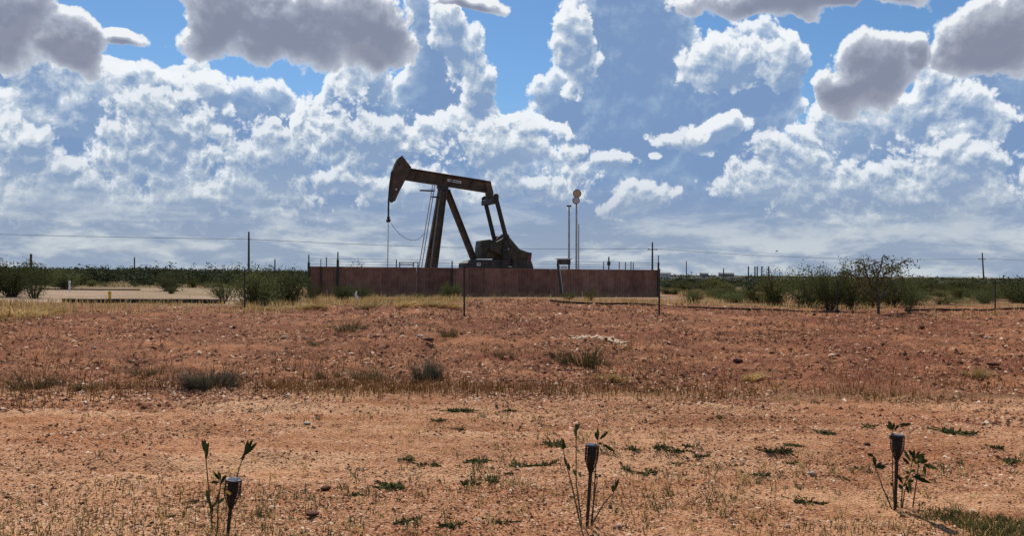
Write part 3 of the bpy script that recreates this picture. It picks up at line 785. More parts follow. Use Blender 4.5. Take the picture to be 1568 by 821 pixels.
# plants on the bank
TB = [(323, 593, 76, 38, 'sage', 'grey sage clump, biggest on the left of the bank'), (318, 592, 50, 28, 'sage', 'dark sage clump joined to the biggest grey clump'),
      (62, 594, 64, 34, 'green', 'dull green tuft at the foot of the bank on the far left'), (130, 598, 44, 16, 'green', 'low olive tuft beside the brown grass on the left'),
      (228, 574, 40, 18, 'green', 'small green tuft between the two sage clumps on the left bank'), (530, 508, 44, 24, 'green', 'green tuft high on the bank below the brown wall'),
      (655, 578, 52, 40, 'sage', 'grey green sage at the middle of the bank'), (572, 580, 64, 20, 'green', 'low spreading green tuft left of the middle sage'),
      (690, 516, 34, 24, 'green', 'dark tuft near the top of the bank under the thin post'), (905, 562, 80, 40, 'green', 'sparse green tuft below the white streak on the bank'),
      (940, 583, 60, 18, 'straw', 'pale straw tuft just below the sparse green tuft'), (1142, 582, 54, 16, 'straw', 'pale straw tuft at the foot of the bank right of the middle'),
      (1503, 580, 46, 20, 'straw', 'pale straw tuft at the foot of the bank near the right edge'), (500, 580, 40, 16, 'green', 'faint green tuft right of the biggest sage clump'),
      (760, 548, 36, 16, 'green', 'faint green tuft at the middle of the bank'), (485, 530, 26, 12, 'green', 'tiny dark tuft beside the dark hollow on the left bank')]
for px, base, w, h, kd, lab in TB:
    p = gp(px, base); s = p.y / F
    tuft('sage_bush' if kd == 'sage' else 'grass_tuft', kd, p, w * s * .74, h * s * 1.45, lab, cat='bush' if kd == 'sage' else 'grass tuft')
for (px, base, w, h, lab) in ((30, 484, 90, 22, 'widest golden grass mound on the crest at the far left'), (75, 478, 60, 18, 'golden grass tuft just right of the widest mound'), (575, 472, 50, 16, 'golden tuft on the crest right of the white marker'),
                              (610, 470, 60, 18, 'golden tuft on the crest below the ladder foot'), (650, 470, 60, 20, 'golden tuft on the crest below the samson legs'), (690, 471, 50, 18, 'golden tuft on the crest just left of the middle fence post'),
                              (500, 472, 50, 16, 'golden tuft on the crest below the left wall posts'), (455, 474, 60, 14, 'golden tuft on the crest below the left end of the wall'), (410, 476, 40, 14, 'golden tuft on the crest right of the tall left fence post')):
    p = gp(px, base); s = p.y / F
    tuft('golden_tuft', 'straw', p, w * s, h * s, lab, 'golden tufts along the crest', 'grass tuft')

# ------------------------------------------------------------------ brown sheet wall round the yard
WL = at(473, 440, 47.0); WR = at(1010, 440, 52.0)
WL.z = WR.z = 0.02; WH = 1.75
wa = (WR - WL); wlen = wa.length; wa.normalize(); wn_ = Vector((wa.y, -wa.x, 0))   # toward the camera
wall = thing('sheet_wall', 'low brown corrugated sheet wall round the pump yard', 'wall', WL)
NP = 21; pw = wlen / NP


def panel_mesh(w):
    pr = []; nb = 6; step = (w - .012) / nb
    for k in range(nb):
        x0 = .006 + k * step
        pr += [(x0, 0), (x0 + step * .55, 0), (x0 + step * .62, .035), (x0 + step * .93, .035)]
    pr.append((w - .006, 0))
    vs, fs = [], []
    for dx, dy in pr:
        for off in (0, -.012):
            for z_ in (0, WH - .004): vs.append((dx, -(dy + off), z_))
    for k in range(len(pr) - 1):
        a = k * 4; b = a + 4
        fs += [(a, b, b + 1, a + 1), (a + 3, b + 3, b + 2, a + 2), (a + 1, b + 1, b + 3, a + 3)]
    me = bpy.data.meshes.new('panel'); me.from_pydata(vs, [], fs); me.materials.append(M_wall); return me


pm = panel_mesh(pw)
ang_w = math.atan2(wa.y, wa.x)
depth_n = 17
def place_panel(i, off, rz, jz=0):
    o = link('panel', pm, wall); o.location = off; o.rotation_euler = (random.uniform(-.008, .008), random.uniform(-.006, .006), rz + random.uniform(-.012, .012)); return o
for k in range(NP): place_panel(k, wa * (k * pw) + wn_ * random.uniform(-.008, .008), ang_w)
for k in range(depth_n):
    place_panel(k, -wn_ * ((k + 1) * pw) + Vector((0, 0, 0)), ang_w - math.pi / 2 + math.pi)
    place_panel(k, wa * wlen - wn_ * ((k) * pw), ang_w + math.pi / 2)
for k in range(NP): place_panel(k, -wn_ * (depth_n * pw) + wa * ((k + 1) * pw), ang_w + math.pi)
mb = MB(); zt = Vector((0, 0, WH + .022))
c0, c1 = WL + zt, WR + zt; c2, c3 = WR - wn_ * (depth_n * pw) + zt, WL - wn_ * (depth_n * pw) + zt
mb.bar(c0 - wa * .05, c1 + wa * .05, .11, .045); mb.build('top_rail', M_walltrim, wall)
for a, b in ((c1, c2), (c2, c3), (c3, c0)):
    mb = MB(); mb.bar(a.lerp(b, .006), b.lerp(a, .006), .11, .045); mb.build('top_rail', M_walltrim, wall)


def wallpt(px, z=0.0, off=.12):
    """Point in front of the wall's outer face in the direction of a photo column."""
    d = ray(px, 430); k = (WL.x * wn_.x + WL.y * wn_.y + off) / (d.x * wn_.x + d.y * wn_.y)
    return Vector((d.x * k, d.y * k, z))


def ztop(px, py, Y): return at(px, py, Y).z


WP = [(472.5, 390, .07, 'dark wall post at the left corner of the brown wall'), (491, 397, .045, 'thinner post just right of the left corner post'),
      (517, 386, .075, 'tallest dark wall post, second heavy post from the left corner'), (692, 400, .08, 'dark wall post in front of the wall under the walking beam'),
      (1008, 391, .06, 'dark wall post at the right corner of the brown wall')]
wp_pos = []
for px, ty, r_, lab in WP:
    p = wallpt(px); p.z = hz1(p.x, p.y); zt_ = ztop(px, ty, p.y)
    t = thing('wall_post', lab, 'post', p)
    mb = MB(); mb.tube([p - Vector((0, 0, .2)), Vector((p.x, p.y, zt_ - .45))], r_, 10); mb.build('post', M_post, t)
    mb = MB(); mb.tube([Vector((p.x, p.y, zt_ - .45)), Vector((p.x, p.y, zt_))], r_ * .5, 8); mb.build('extension', M_post, t)
    wp_pos.append(p)
TP = [(499.5, 394), (713, 403), (924, 401), (948, 400.5), (957.5, 401), (966, 400.5), (969.5, 402)]
for px, ty in TP:
    p = wallpt(px, 0, -.45); p.z = hz1(p.x, p.y); zt_ = ztop(px, ty, p.y)
    mb = MB(); mb.bar(p - Vector((0, 0, .2)), Vector((p.x, p.y, zt_)), .05, .05)
    o = mb.build('thin_post', M_post, None, label='thin post standing close behind the wall, its tip showing above', category='post', group='thin posts behind the wall')
p = wallpt(932, 0, -.7); p.z = hz1(p.x, p.y); zt_ = ztop(932, 393.5, p.y)
t = thing('valve_riser', 'short pipe riser with a valve body showing above the right part of the wall', 'pipe', p)
mb = MB(); mb.tube([p, Vector((p.x, p.y, zt_))], .045, 8); mb.build('riser', M_dark, t)
mb = MB(); mb.box(Vector((p.x, p.y, zt_ - .42)), .2, .16, .26); mb.build('valve_body', M_dark, t, bevel=.02)
for z_ in (1.95, 2.11, 2.26):
    mb = MB(); pts = []
    for k in range(41):
        q_ = WL.lerp(WR, k / 40) + wn_ * .06; pts.append(Vector((q_.x, q_.y, z_ - .012 * math.sin(math.pi * ((k * 4) % 40) / 40))))
    mb.tube(pts, .009, 4); mb.build('barbed_wire', M_wire, label='%s strand of wire strung above the brown wall' % {1.95: 'lowest', 2.11: 'middle', 2.26: 'highest'}[z_], category='wire', group='wire strands above the wall')
# pipe rail behind the wall
t = thing('pipe_rail', 'dark pipe rail behind the wall at the foot of the ladder', 'railing', onground(620, 53))
for ax_, bx_ in (((607, 398), (607, 420)), ((612, 402), (612, 420)), ((633, 402), (633, 420)), ((640, 402), (640, 420))):
    mb = MB(); a = at(*ax_, 53); b = a.copy(); b.z = .1; mb.tube([a, b], .035, 6); mb.build('upright', M_dark, t)
mb = MB(); mb.tube([at(611, 402, 53), at(641, 402.2, 53)], .035, 6); mb.build('top_bar', M_dark, t)
mb = MB(); mb.tube([at(612, 405, 53), at(634, 405.2, 53)], .03, 6); mb.build('middle_bar', M_dark, t)

# control box on legs and leaning prop
p = onground(864, 54)
t = thing('control_panel', 'dark roofed control box on legs beside the lamp masts', 'control box', p)
X_ = Vector((1, .1, 0)).normalized(); Y_ = Vector((-.1, 1, 0)).normalized(); AX = (X_, Y_, Vector((0, 0, 1)))
tl, br = at(853.5, 397.5, 54), at(873, 405.5, 54)
mid = (tl + br) / 2; wd = br.x - tl.x; ht = tl.z - br.z
mb = MB(); mb.box(mid, wd, .5, ht, AX); mb.build('cabinet', M_dark, t, bevel=.02)
mb = MB(); mb.box(mid + Vector((0, 0, ht / 2 + .05)), wd + .16, .75, .06, AX); mb.build('roof', M_grey, t)
mb = MB(); mb.box(mid - Y_ * .256, wd * .42, .02, ht * .7, AX); mb.build('door', M_steel2, t)
for sx_ in (-1, 1):
    for sy_ in (-1, 1):
        q_ = mid + X_ * (sx_ * wd * .42) + Y_ * (sy_ * .2); mb = MB()
        mb.bar(Vector((q_.x, q_.y, p.z)), Vector((q_.x, q_.y, br.z - .01)), .06, .06); mb.build('leg', M_dark, t)
mb = MB(); mb.box(Vector((mid.x, mid.y, br.z - .18)) - Y_ * .1, wd * .5, .1, .16, AX); mb.build('junction_box', M_white, t, bevel=.01)
q0 = wallpt(854, 0, .22); q1 = wallpt(858.5, 0, .55)
t = thing('leaning_prop', 'leaning dark and pale prop in front of the wall below the control box', 'prop', Vector((q1.x, q1.y, .1)))
for dx, m_, nm in ((0, M_post, 'dark_bar'), (.11, M_grey, 'pale_bar')):
    a = at(853.5, 404, q0.y) + Vector((dx, 0, 0)); b = at(858.5, 441, q1.y) + Vector((dx, 0, 0)); b2 = a.lerp(b, 1.18)
    mb = MB(); mb.bar(a, b2, .10 if dx == 0 else .035, .05); mb.build(nm, m_, t)

# lamp masts
def mast(px, ty, Y, r_, name, label, cap=None):
    p = onground(px, Y); top = at(px, ty, Y); t = thing(name, label, 'mast', p)
    mb = MB(); mb.tube([p - Vector((0, 0, .1)), Vector((top.x, top.y, top.z))], [r_, r_ * .8], 10); mb.build('pole', M_mast, t)
    mb = MB(); mb.lathe((p.x, p.y, p.z - .02), [(.16, 0), (.16, .05), (r_ * 1.05, .06)], 10); mb.build('base_plate', M_dark, t)
    return t, top
t, top = mast(871.5, 316, 56, .075, 'vent_mast', 'shorter dark mast with a flat tee cap, left of the lamp mast')
mb = MB(); mb.tube([top + Vector((-.16, 0, .03)), top + Vector((.16, 0, .03))], .06, 8); mb.build('cap', M_dark, t)
t, top = mast(886.2, 343, 56.6, .05, 'thin_mast', 'thin short mast just right of the lamp mast')
t, top = mast(882.8, 305, 56, .075, 'lamp_mast', 'tallest mast with two round lamps, one above the other')
for px, py, r_, m_, nm in ((883.6, 296.5, .29, M_amber, 'upper_lamp'), (882.0, 307, .26, M_grey, 'lower_lamp')):
    c_ = at(px, py, 55.8); mb = MB(); ax_ = Vector((0.02, -1, 0)).normalized()
    st_ = Vector((1, 0, 0)); st_ = (st_ - ax_ * st_.dot(ax_)).normalized()
    mb.lathe(c_ + Vector((0, .16, 0)), [(r_ * .5, -.06), (r_ * .9, .06), (r_, .16), (r_, .22)], 18, ax_, st_); h_ = mb.build('lamp_housing', M_dark, t, label=nm.split('_')[0] + ' round lamp')
    mb = MB(); mb.lathe(c_ + Vector((0, .16, 0)), [(r_ * .86, .20), (r_ * .84, .235), (r_ * .3, .25)], 18, ax_, st_); mb.build('lens', m_, h_)
mb = MB(); mb.tube([top - Vector((0, 0, .05)), at(883.6, 301, 56)], .05, 8); mb.build('bracket', M_dark, t)

# ------------------------------------------------------------------ the pumping unit
YP = 55.0; TH = R(20)
O = at(679, 418, YP); O.z = .1
A_ = Vector((math.cos(TH), math.sin(TH), 0)); B_ = Vector((math.sin(TH), -math.cos(TH), 0))


def pl(px, py, b):
    """Point of the pumping unit's upright plane, B metres toward the viewer's side, that a photo point shows."""
    d = ray(px, py); q = O + B_ * b - CAM
    return CAM + d * (q.dot(B_) / d.dot(B_))


def z1(x, y): return 560 + x / 3.57, 210 + y / 3.57       # close-up of the whole unit
def z2(x, y): return 700 + x / 8.2125, 340 + y / 8.2125   # close-up of the gear end


pump = thing('pump_jack', 'dark brown oil well pump jack with raised horse head behind the brown wall', 'pump jack', O)


def plate(name, pts, zf, bref, b0, b1, m_, parent=pump, bevel=0.0, **kw):
    mb = MB(); mb.prism([pl(*zf(*p_), bref) + B_ * (b0 - bref) for p_ in pts], B_ * (b1 - b0))
    return mb.build(name, m_, parent, bevel, **kw)


# walking beam: web, two flanges, stiffeners
bt0, bt1 = pl(*z1(240, 168), .2), pl(*z1(684, 240), .2)
bb0, bb1 = pl(*z1(213, 232), .2), pl(*z1(668, 303), .2)
for q_ in (bt0, bt1, bb0, bb1): q_ -= B_ * .2
mb = MB(); mb.prism([q_ - B_ * .05 for q_ in (bt0, bt1, bb1, bb0)], B_ * .10); beam = mb.build('walking_beam', M_steel, pump)
dz = Vector((0, 0, 1))
for a, b, s_ in ((bt0, bt1, -1), (bb0, bb1, 1)):
    mb = MB(); mb.prism([a - B_ * .2 + dz * (.0), b - B_ * .2, b - B_ * .2 + dz * (s_ * .06), a - B_ * .2 + dz * (s_ * .06)], B_ * .4); mb.build('flange', M_steel, beam, .008)
for f in (.12, .36, .45, .54, .78, .95):
    mb = MB(); mb.bar(bt0.lerp(bt1, f) - dz * .065, bb0.lerp(bb1, f) + dz * .065, .34, .025, side=B_); mb.build('stiffener', M_steel, beam)
plate('name_plate', [(448, 228), (522, 240), (521, 253), (447, 241)], z1, .062, .052, .068, M_white, beam)
plate('name_plate_band', [(455, 233), (516, 243), (515, 248), (454, 238)], z1, .075, .068, .072, M_steel2, beam)
# horse head: near and far side plates, curved front plate, rear plates
z5 = lambda x, y: (580 + x / 6.84, 225 + y / 6.84)
hs = [(248, 92), (342, 212), (322, 262), (285, 335), (215, 470), (172, 565), (150, 576), (138, 560)]
arc = [(136, 460), (138, 390), (146, 320), (160, 250), (182, 180), (212, 120)]
head = None
hb = .29
for b0, b1 in ((hb - .03, hb), (-hb, -hb + .03)):
    mb = MB(); mb.prism([pl(*z5(*p_), hb) + B_ * (b0 - hb) for p_ in hs + arc], B_ * (b1 - b0))
    o = mb.build('horse_head' if head is None else 'side_plate', M_steel, pump if head is None else head, .006)
    if head is None: head = o
full = [(150, 576)] + [(138, 560)] + arc + [(248, 92)]
vs, fs = [], []
for p_ in full:
    q_ = pl(*z5(*p_), hb) - B_ * hb
    o_ = -A_ * .05
    for e in (-hb - .03, hb + .03): vs += [q_ + B_ * e + o_, q_ + B_ * e + A_ * .02]
n_ = len(full)
for i in range(n_ - 1):
    a = i * 4; b = a + 4
    fs += [(a, a + 2, b + 2, b), (a + 1, b + 1, b + 3, a + 3), (a, b, b + 1, a + 1), (a + 2, a + 3, b + 3, b + 2)]
fs += [(0, 1, 3, 2), (n_ * 4 - 4, n_ * 4 - 2, n_ * 4 - 1, n_ * 4 - 3)]
mb = MB(); mb._add(vs, fs); mb.build('front_plate', M_dark, head)
vs, fs = [], []; back = hs[:-1]
for p_ in back:
    q_ = pl(*z5(*p_), hb) - B_ * hb
    for e in (-hb + .031, hb - .031): vs.append(q_ + B_ * e)
fs = [(i * 2, i * 2 + 1, i * 2 + 3, i * 2 + 2) for i in range(len(back) - 1)]
mb = MB(); mb._add(vs, fs); mb.build('back_plate', M_steel, head)
for p_ in ((212, 180), (182, 445)):
    mb = MB(); q_ = pl(*z5(*p_), hb); mb.lathe(q_, [(.07, -.005), (.07, .05), (.035, .06)], 12, B_, A_); mb.build('pin', M_grey if p_[1] > 400 else M_dark, head)
# bridle, carrier bar, polished rod, wellhead
c0 = pl(*z1(125, 350), 0) ; c1 = pl(*z1(124, 452), 0); tp = pl(*z5(160, 250), hb) - B_ * hb - A_ * .08
for e in (-.14, .14):
    mb = MB(); mb.tube([tp + B_ * e, pl(*z5(138, 390), hb) - B_ * (hb - e) - A_ * .08, c0 + B_ * e, c1 + B_ * e], .03, 6); mb.build('bridle_cable', M_dark, pump)
mb = MB(); mb.box(c1 - dz * .06, .22, .46, .2, (A_, B_, dz)); mb.build('carrier_bar', M_dark, pump, .03)
mb = MB(); mb.lathe(c1 + dz * .05, [(.09, 0), (.1, .12), (.05, .2)], 10); mb.build('rod_clamp', M_dark, pump)
rb = pl(*z1(119, 710), 0); c1b = c1 - dz * .17
low = c1b + (rb - c1b).normalized() * ((c1b.z - 1.2) / max(.01, -(rb - c1b).normalized().z))
mb = MB(); mb.tube([c1b, low], .042, 8); mb.build('polished_rod', M_bright, pump)
t = thing('wellhead', 'wellhead with stuffing box under the polished rod, behind the wall', 'wellhead', Vector((low.x, low.y, .1)))
mb = MB(); mb.lathe((low.x, low.y, .1), [(.22, 0), (.22, .12), (.12, .14), (.12, .5), (.2, .52), (.2, .6), (.1, .62), (.1, .95), (.13, 1.0), (.06, 1.12)], 14); mb.build('casing_head', M_dark, t)
mb = MB(); mb.tube([(low.x, low.y, .75), (low.x + .9, low.y + .2, .75), (low.x + 1.2, low.y + .3, .1)], .05, 8); mb.build('flow_line', M_dark, t)
# load cable
mb = MB(); mb.tube([pl(*z1(*p_), .1) for p_ in ((138, 470), (158, 500), (185, 530), (215, 552), (250, 564), (285, 560), (305, 545), (325, 520))], .017, 5); mb.build('load_cable', M_wire, pump)
# saddle bearing and samson post
sad = pl(*z1(432, 275), 0)
mb = MB(); mb.prism([pl(*z1(*p_), .3) - B_ * .6 for p_ in ((398, 262), (455, 270), (450, 296), (408, 290))], B_ * .6); mb.build('saddle_bearing', M_dark, pump, .02)
def leg(name, top, bot, b_t, b_b, w, zlow=.12):
    a = pl(*z1(*top), b_t); b = pl(*z1(*bot), b_b); d_ = (b - a); b2 = a + d_ * ((a.z - zlow) / (a.z - b.z))
    ax_ = (b2 - a).normalized(); sd_ = B_
    mb = MB()
    sdv = (sd_ - ax_ * sd_.dot(ax_)).normalized(); tv = ax_.cross(sdv)
    mb.bar(a, b2, w * .16, w, side=sdv)
    for e in (-1, 1): mb.bar(a + tv * (e * w * .46), b2 + tv * (e * w * .46), w * .9, w * .14, side=sdv)
    return mb.build(name, M_steel, pump), a, b2
l1, n0, n1 = leg('samson_leg', (425, 292), (373, 705), .18, 1.0, .42)
l2, f0, f1 = leg('samson_leg', (414, 292), (343, 705), -.18, -1.0, .42)
for f in (.28, .55, .82):
    mb = MB(); mb.bar(n0.lerp(n1, f), f0.lerp(f1, f), .12, .12); mb.build('cross_brace', M_steel, pump)
ra, rb_ = pl(*z1(442, 290), 0), pl(*z1(592, 672), 0)
mb = MB(); ax_ = (rb_ - ra).normalized(); tv = ax_.cross(B_)
mb.bar(ra, rb_, .05, .36, side=B_)
for e in (-1, 1): mb.bar(ra + tv * (e * .17), rb_ + tv * (e * .17), .34, .05, side=B_)
mb.build('back_leg', M_steel, pump)
mb = MB(); mb.prism([pl(*z1(*p_), .3) - B_ * .6 for p_ in ((565, 672), (606, 668), (612, 715), (552, 715))], B_ * .6); mb.build('back_leg_foot', M_dark, pump, .02)
# ladder with platform
lad = []
for i, (tpx, bpx) in enumerate(((367, 292), (379, 307))):
    b = .55; a_ = pl(*z1(tpx, 256), b); c_ = pl(*z1(bpx, 705), b); c2_ = a_ + (c_ - a_) * ((a_.z - .15) / (a_.z - c_.z))
    off = B_ * (-.2 if i == 0 else .2)
    lad.append((a_ + off * 0, c2_ + off * 0)); mb = MB(); mb.tube([a_, c2_], .03, 6); mb.build('ladder_rail', M_mast, pump)
for k in range(1, 22):
    f = k / 22.0; mb = MB(); mb.tube([lad[0][0].lerp(lad[0][1], f), lad[1][0].lerp(lad[1][1], f)], .016, 5); mb.build('rung', M_mast, pump)
for x0, x1, yy in ((300, 376, 290), (362, 404, 325)):
    mb = MB(); mb.prism([pl(*z1(x0, yy - 3), .55) - B_ * .3, pl(*z1(x1, yy), .55) - B_ * .3, pl(*z1(x1, yy + 6), .55) - B_ * .3, pl(*z1(x0, yy + 3), .55) - B_ * .3], B_ * .35); mb.build('platform', M_dark, pump)
# tail bearing, equalizer, pitman arms
mb = MB(); mb.prism([pl(*z1(*p_), .2) - B_ * .4 for p_ in ((655, 236), (684, 240), (700, 305), (690, 345), (668, 345), (662, 303))], B_ * .4); mb.build('tail_bearing', M_steel, pump, .02)
BQ = 1.28
eqn, eqf = pl(*z1(708, 347), BQ), pl(*z1(650, 360), -BQ)
mb = MB(); mb.bar(eqf - B_ * .12, eqn + B_ * .12, .42, .36); mb.build('equalizer', M_dark, pump, .03)
for (a, b, e) in (((710, 325), (766, 545), BQ), ((650, 338), (706, 572), -BQ)):
    mb = MB(); mb.bar(pl(*z1(*a), e), pl(*z1(*b), e), .16, .27, side=B_); pa_ = mb.build('pitman_arm', M_dark, pump, .01)
    mb = MB(); mb.lathe(pl(*z1(*a), e) - B_ * .12, [(.2, 0), (.2, .24)], 12, B_, A_); mb.build('wrist_bearing', M_dark, pa_)
# gear end
plate('gear_box', [(505, 330), (560, 255), (690, 255), (770, 400), (800, 560), (480, 560)], z2, .45, -.45, .45, M_steel2, bevel=.04)
near = plate('counterweight', [(408, 318), (440, 285), (500, 248), (575, 208), (598, 170), (640, 160), (668, 200), (725, 268), (792, 345), (770, 420), (700, 470), (610, 470), (540, 402), (470, 385), (425, 365)], z2, 1.0, .72, 1.0, M_steel2, bevel=.03, label='near counterweight with olive faces')
far_ = plate('counterweight', [(395, 300), (420, 270), (485, 210), (560, 150), (600, 140), (640, 170), (640, 300), (560, 300), (500, 265), (430, 320)], z2, -1.0, -1.0, -.72, M_dark, bevel=.03, label='far dark counterweight')
plate('crank', [(585, 150), (640, 150), (690, 440), (660, 500), (600, 500), (570, 440)], z2, 1.14, 1.02, 1.16, M_dark, bevel=.02)
plate('crank', [(480, 180), (530, 180), (600, 440), (560, 490), (510, 450)], z2, -1.14, -1.16, -1.02, M_dark, bevel=.02)
for (p_, r_) in (((628, 440), .30), ((605, 255), .13), ((672, 372), .2), ((600, 540), .26)):
    mb = MB(); mb.lathe(pl(*z2(*p_), 1.18), [(r_, 0), (r_, .05), (r_ * .7, .06), (r_ * .7, .10), (r_ * .35, .12)], 16, B_, A_); mb.build('hub', M_dark if r_ > .2 else M_steel2, pump)
for (x0, x1) in ((575, 590), (640, 655)):
    plate('weight_bolt', [(x0, 330), (x1, 330), (x1, 420), (x0, 420)], z2, 1.19, 1.165, 1.2, M_grey if x0 > 600 else M_dark)
plate('belt_guard', [(690, 340), (795, 345), (885, 378), (942, 388), (938, 420), (930, 488), (945, 520), (962, 578), (700, 578)], z2, .68, .52, .69, M_steel2, bevel=.02)
plate('guard_end', [(889, 420), (930, 425), (925, 500), (886, 495)], z2, .72, .692, .705, M_rust)
for k in range(4):
    plate('guard_slat', [(760 + k * 32, 440 + k * 3), (778 + k * 32, 441 + k * 3), (778 + k * 32, 560), (760 + k * 32, 560)], z2, .72, .692, .71, M_dark)
# engine housing and raised base
hs_ = plate('engine_housing', [(288, 340), (302, 232), (415, 218), (470, 238), (490, 462), (288, 462)], z2, .6, -.6, .6, M_steel2, bevel=.03)
plate('housing_door', [(318, 300), (330, 245), (345, 245), (345, 440), (318, 440)], z2, .62, .602, .615, M_dark, hs_)
plate('housing_brace', [(340, 450), (395, 330), (410, 335), (360, 455)], z2, .64, .618, .635, M_dark, hs_)
plate('housing_vent', [(270, 320), (296, 316), (296, 345), (270, 342)], z2, .3, .1, .4, M_dark, hs_)
plate('raised_base', [(120, 520), (170, 492), (240, 470), (520, 474), (560, 560), (955, 570), (975, 640), (110, 640)], z2, .95, -.95, .95, M_dark, bevel=.02)
for (x0, x1) in ((310, 330), (360, 378), (440, 470), (730, 750), (840, 860)):
    plate('base_rib', [(x0, 500), (x1, 500), (x1, 575), (x0, 575)], z2, 1.0, .955, .99, M_steel2)
plate('sign_plate', [(250, 512), (296, 512), (296, 556), (250, 556)], z2, 1.0, .955, .975, M_white)
plate('sign_mark', [(262, 520), (285, 520), (285, 545), (276, 545), (276, 530), (262, 530)], z2, 1.0, .975, .98, M_dark)
mb = MB()
s0, s1 = pl(*z2(120, 600), 0), pl(*z2(980, 600), 0); s0.z = s1.z = 0
for a in (0.02, .2, .4, .6, .8, .98):
    for e in (-.8, .8):
        q_ = s0.lerp(s1, a) + B_ * e; mb = MB(); mb.bar(Vector((q_.x, q_.y, .08)), Vector((q_.x, q_.y, pl(*z2(500, 636), .9).z + .05)), .2, .2); mb.build('base_column', M_dark, pump)
sk = O - A_ * 3.2
for e in (-1.0, 1.0):
    mb = MB(); mb.bar(Vector((sk.x, sk.y, .2)) + B_ * e, Vector((sk.x, sk.y, .2)) + A_ * 11 + B_ * e, .25, .22); mb.build('skid_beam', M_dark, pump)

# ------------------------------------------------------------------ utility poles and lines
UP = [(381, 355, 160, 367, 'utility pole on the left, tallest over the scrub by the wall'), (999, 371, 185, 381.5, 'utility pole behind the right end of the brown wall'),
      (1504, 387, 238, 396.5, 'utility pole with a short crossarm above the right hand embankment')]
tops = []
for px, ty, Y, wy, lab in UP:
    p = onground(px, Y); top = at(px, ty, Y); lean = .22 if px > 1400 else 0
    t = thing('utility_pole', lab, 'utility pole', p)
    mb = MB(); mb.tube([Vector((p.x + lean * 2.4, p.y, p.z - .3)), top], [.25, .16], 8); mb.build('pole', M_wood, t)
    ca = at(px, wy, Y)
    if px > 500:
        mb = MB(); mb.bar(ca + Vector((-1.1, 0, -.12)), ca + Vector((1.1, 0, -.12)), .14, .16); mb.build('crossarm', M_wood, t)
    for e in ((-.9, .9) if px > 500 else (0.28,)):
        mb = MB(); mb.lathe(ca + Vector((e, 0, -.05)), [(.07, 0), (.1, .1), (.05, .2)], 8); mb.build('insulator', M_grey, t)
    tops.append(ca + Vector((0, -.2, .1)))
ext = [at(-260, 350, 150)] + tops + [at(2050, 412, 290)]
LLAB = ['power line running out of the frame on the left', 'power line passing behind the pump jack', 'power line between the two right hand utility poles', 'power line leaving the frame on the right']
for i in range(4):
    a, b = ext[i], ext[i + 1]; sag = (0.3, .75, 1.15, .8)[i]; pts = []
    for k in range(25):
        f = k / 24; q_ = a.lerp(b, f); q_.z -= sag * 4 * f * (1 - f); pts.append(q_)
    mb = MB(); mb.tube(pts, .035, 4); mb.build('power_line', M_wire, label=LLAB[i], category='power line', group='power lines')
for px, ty, by, Y, r_, lab in ((206, 394, 413, 150, .14, 'short distant pole above the scrub left of the rounded bush'), (1051, 400, 421, 190, .13, 'single distant pole right of the brown wall'),
                               (421, 397, 413, 90, .08, 'thin pole poking out of the dense bush left of the wall'), (1108, 411, 422, 150, .12, 'small short pole left of the five thin stacks')):
    p = onground(px, Y); top = at(px, ty, Y); mb = MB(); mb.tube([p - Vector((0, 0, .2)), top], [r_, r_ * .8], 7); mb.build('distant_pole', M_wood, label=lab, category='pole')
p = onground(47.5, 46); top = at(47.5, 389, 46)
t = thing('short_pole', 'short wooden pole with a crossbar standing inside the left bush', 'pole', p)
mb = MB(); mb.tube([p - Vector((0, 0, .2)), top], [.075, .06], 8); mb.build('pole', M_wood, t)
q_ = at(47.5, 404, 46); mb = MB(); mb.bar(q_ - Vector((.28, .08, 0)), q_ + Vector((.28, -.08, 0)), .06, .06); mb.build('crossbar', M_wood, t)
SLAB = ['leftmost of the five thin dark stacks on the right', 'second from left of the five thin dark stacks', 'middle one of the five thin dark stacks', 'second from right of the five thin dark stacks', 'rightmost of the five thin dark stacks on the right']
for px, lab in zip((1146, 1156, 1159.5, 1166.5, 1177), SLAB):
    p = onground(px, 165); top = at(px, 408, 165); mb = MB(); mb.tube([p, top], .13, 8); mb.build('thin_stack', M_dark, label=lab, category='stack', group='five thin stacks')
for px, ty, by, w, lab in ((1018, 417, 423, 16, 'low grey shed on the horizon beside the wall corner'), (1078, 417.5, 423, 10, 'small dark box shape on the horizon right of the single pole'),
                           (1112, 417.5, 424, 20, 'dark equipment box on the horizon left of the five stacks'), (324, 411, 414, 34, 'pale long low building on the horizon on the left')):
    Y = 260; a = at(px, ty, Y); p = onground(px, Y); s = Y / F
    t = thing('distant_shed', lab, 'shed', p); h_ = max(.6, a.z - p.z)
    mb = MB(); mb.box(Vector((p.x, p.y, p.z + h_ * .42)), w * s, 3, h_ * .84); mb.build('wall', M_grey if px in (324, 1018) else M_shed, t)
    mb = MB(); mb.prism([Vector((p.x - w * s / 2 - .2, p.y + o_, p.z + z_)) for o_, z_ in ((-1.8, h_ * .85), (0, h_ * 1.02), (1.8, h_ * .85))], Vector((w * s + .4, 0, 0))); mb.build('roof', M_shed, t)

# bird
p = at(1189, 385, 60); t = thing('bird', 'small dark bird flying below the power line on the right', 'bird', p)
mb = MB(); mb.tube([p + Vector((-.09, 0, 0)), p + Vector((-.04, 0, .01)), p + Vector((.05, 0, .01)), p + Vector((.13, 0, -.01))], [.012, .032, .028, .008], 7); mb.build('body', M_dark, t)
for e in (-1, 1):
    mb = MB(); mb.prism([p + Vector((-.03, e * .02, .015)), p + Vector((.05, e * .02, .015)), p + Vector((.06, e * .12, .06)), p + Vector((.02, e * .21, .03)), p + Vector((-.01, e * .12, .06))], (0, 0, .006)); mb.build('wing', M_dark, t)

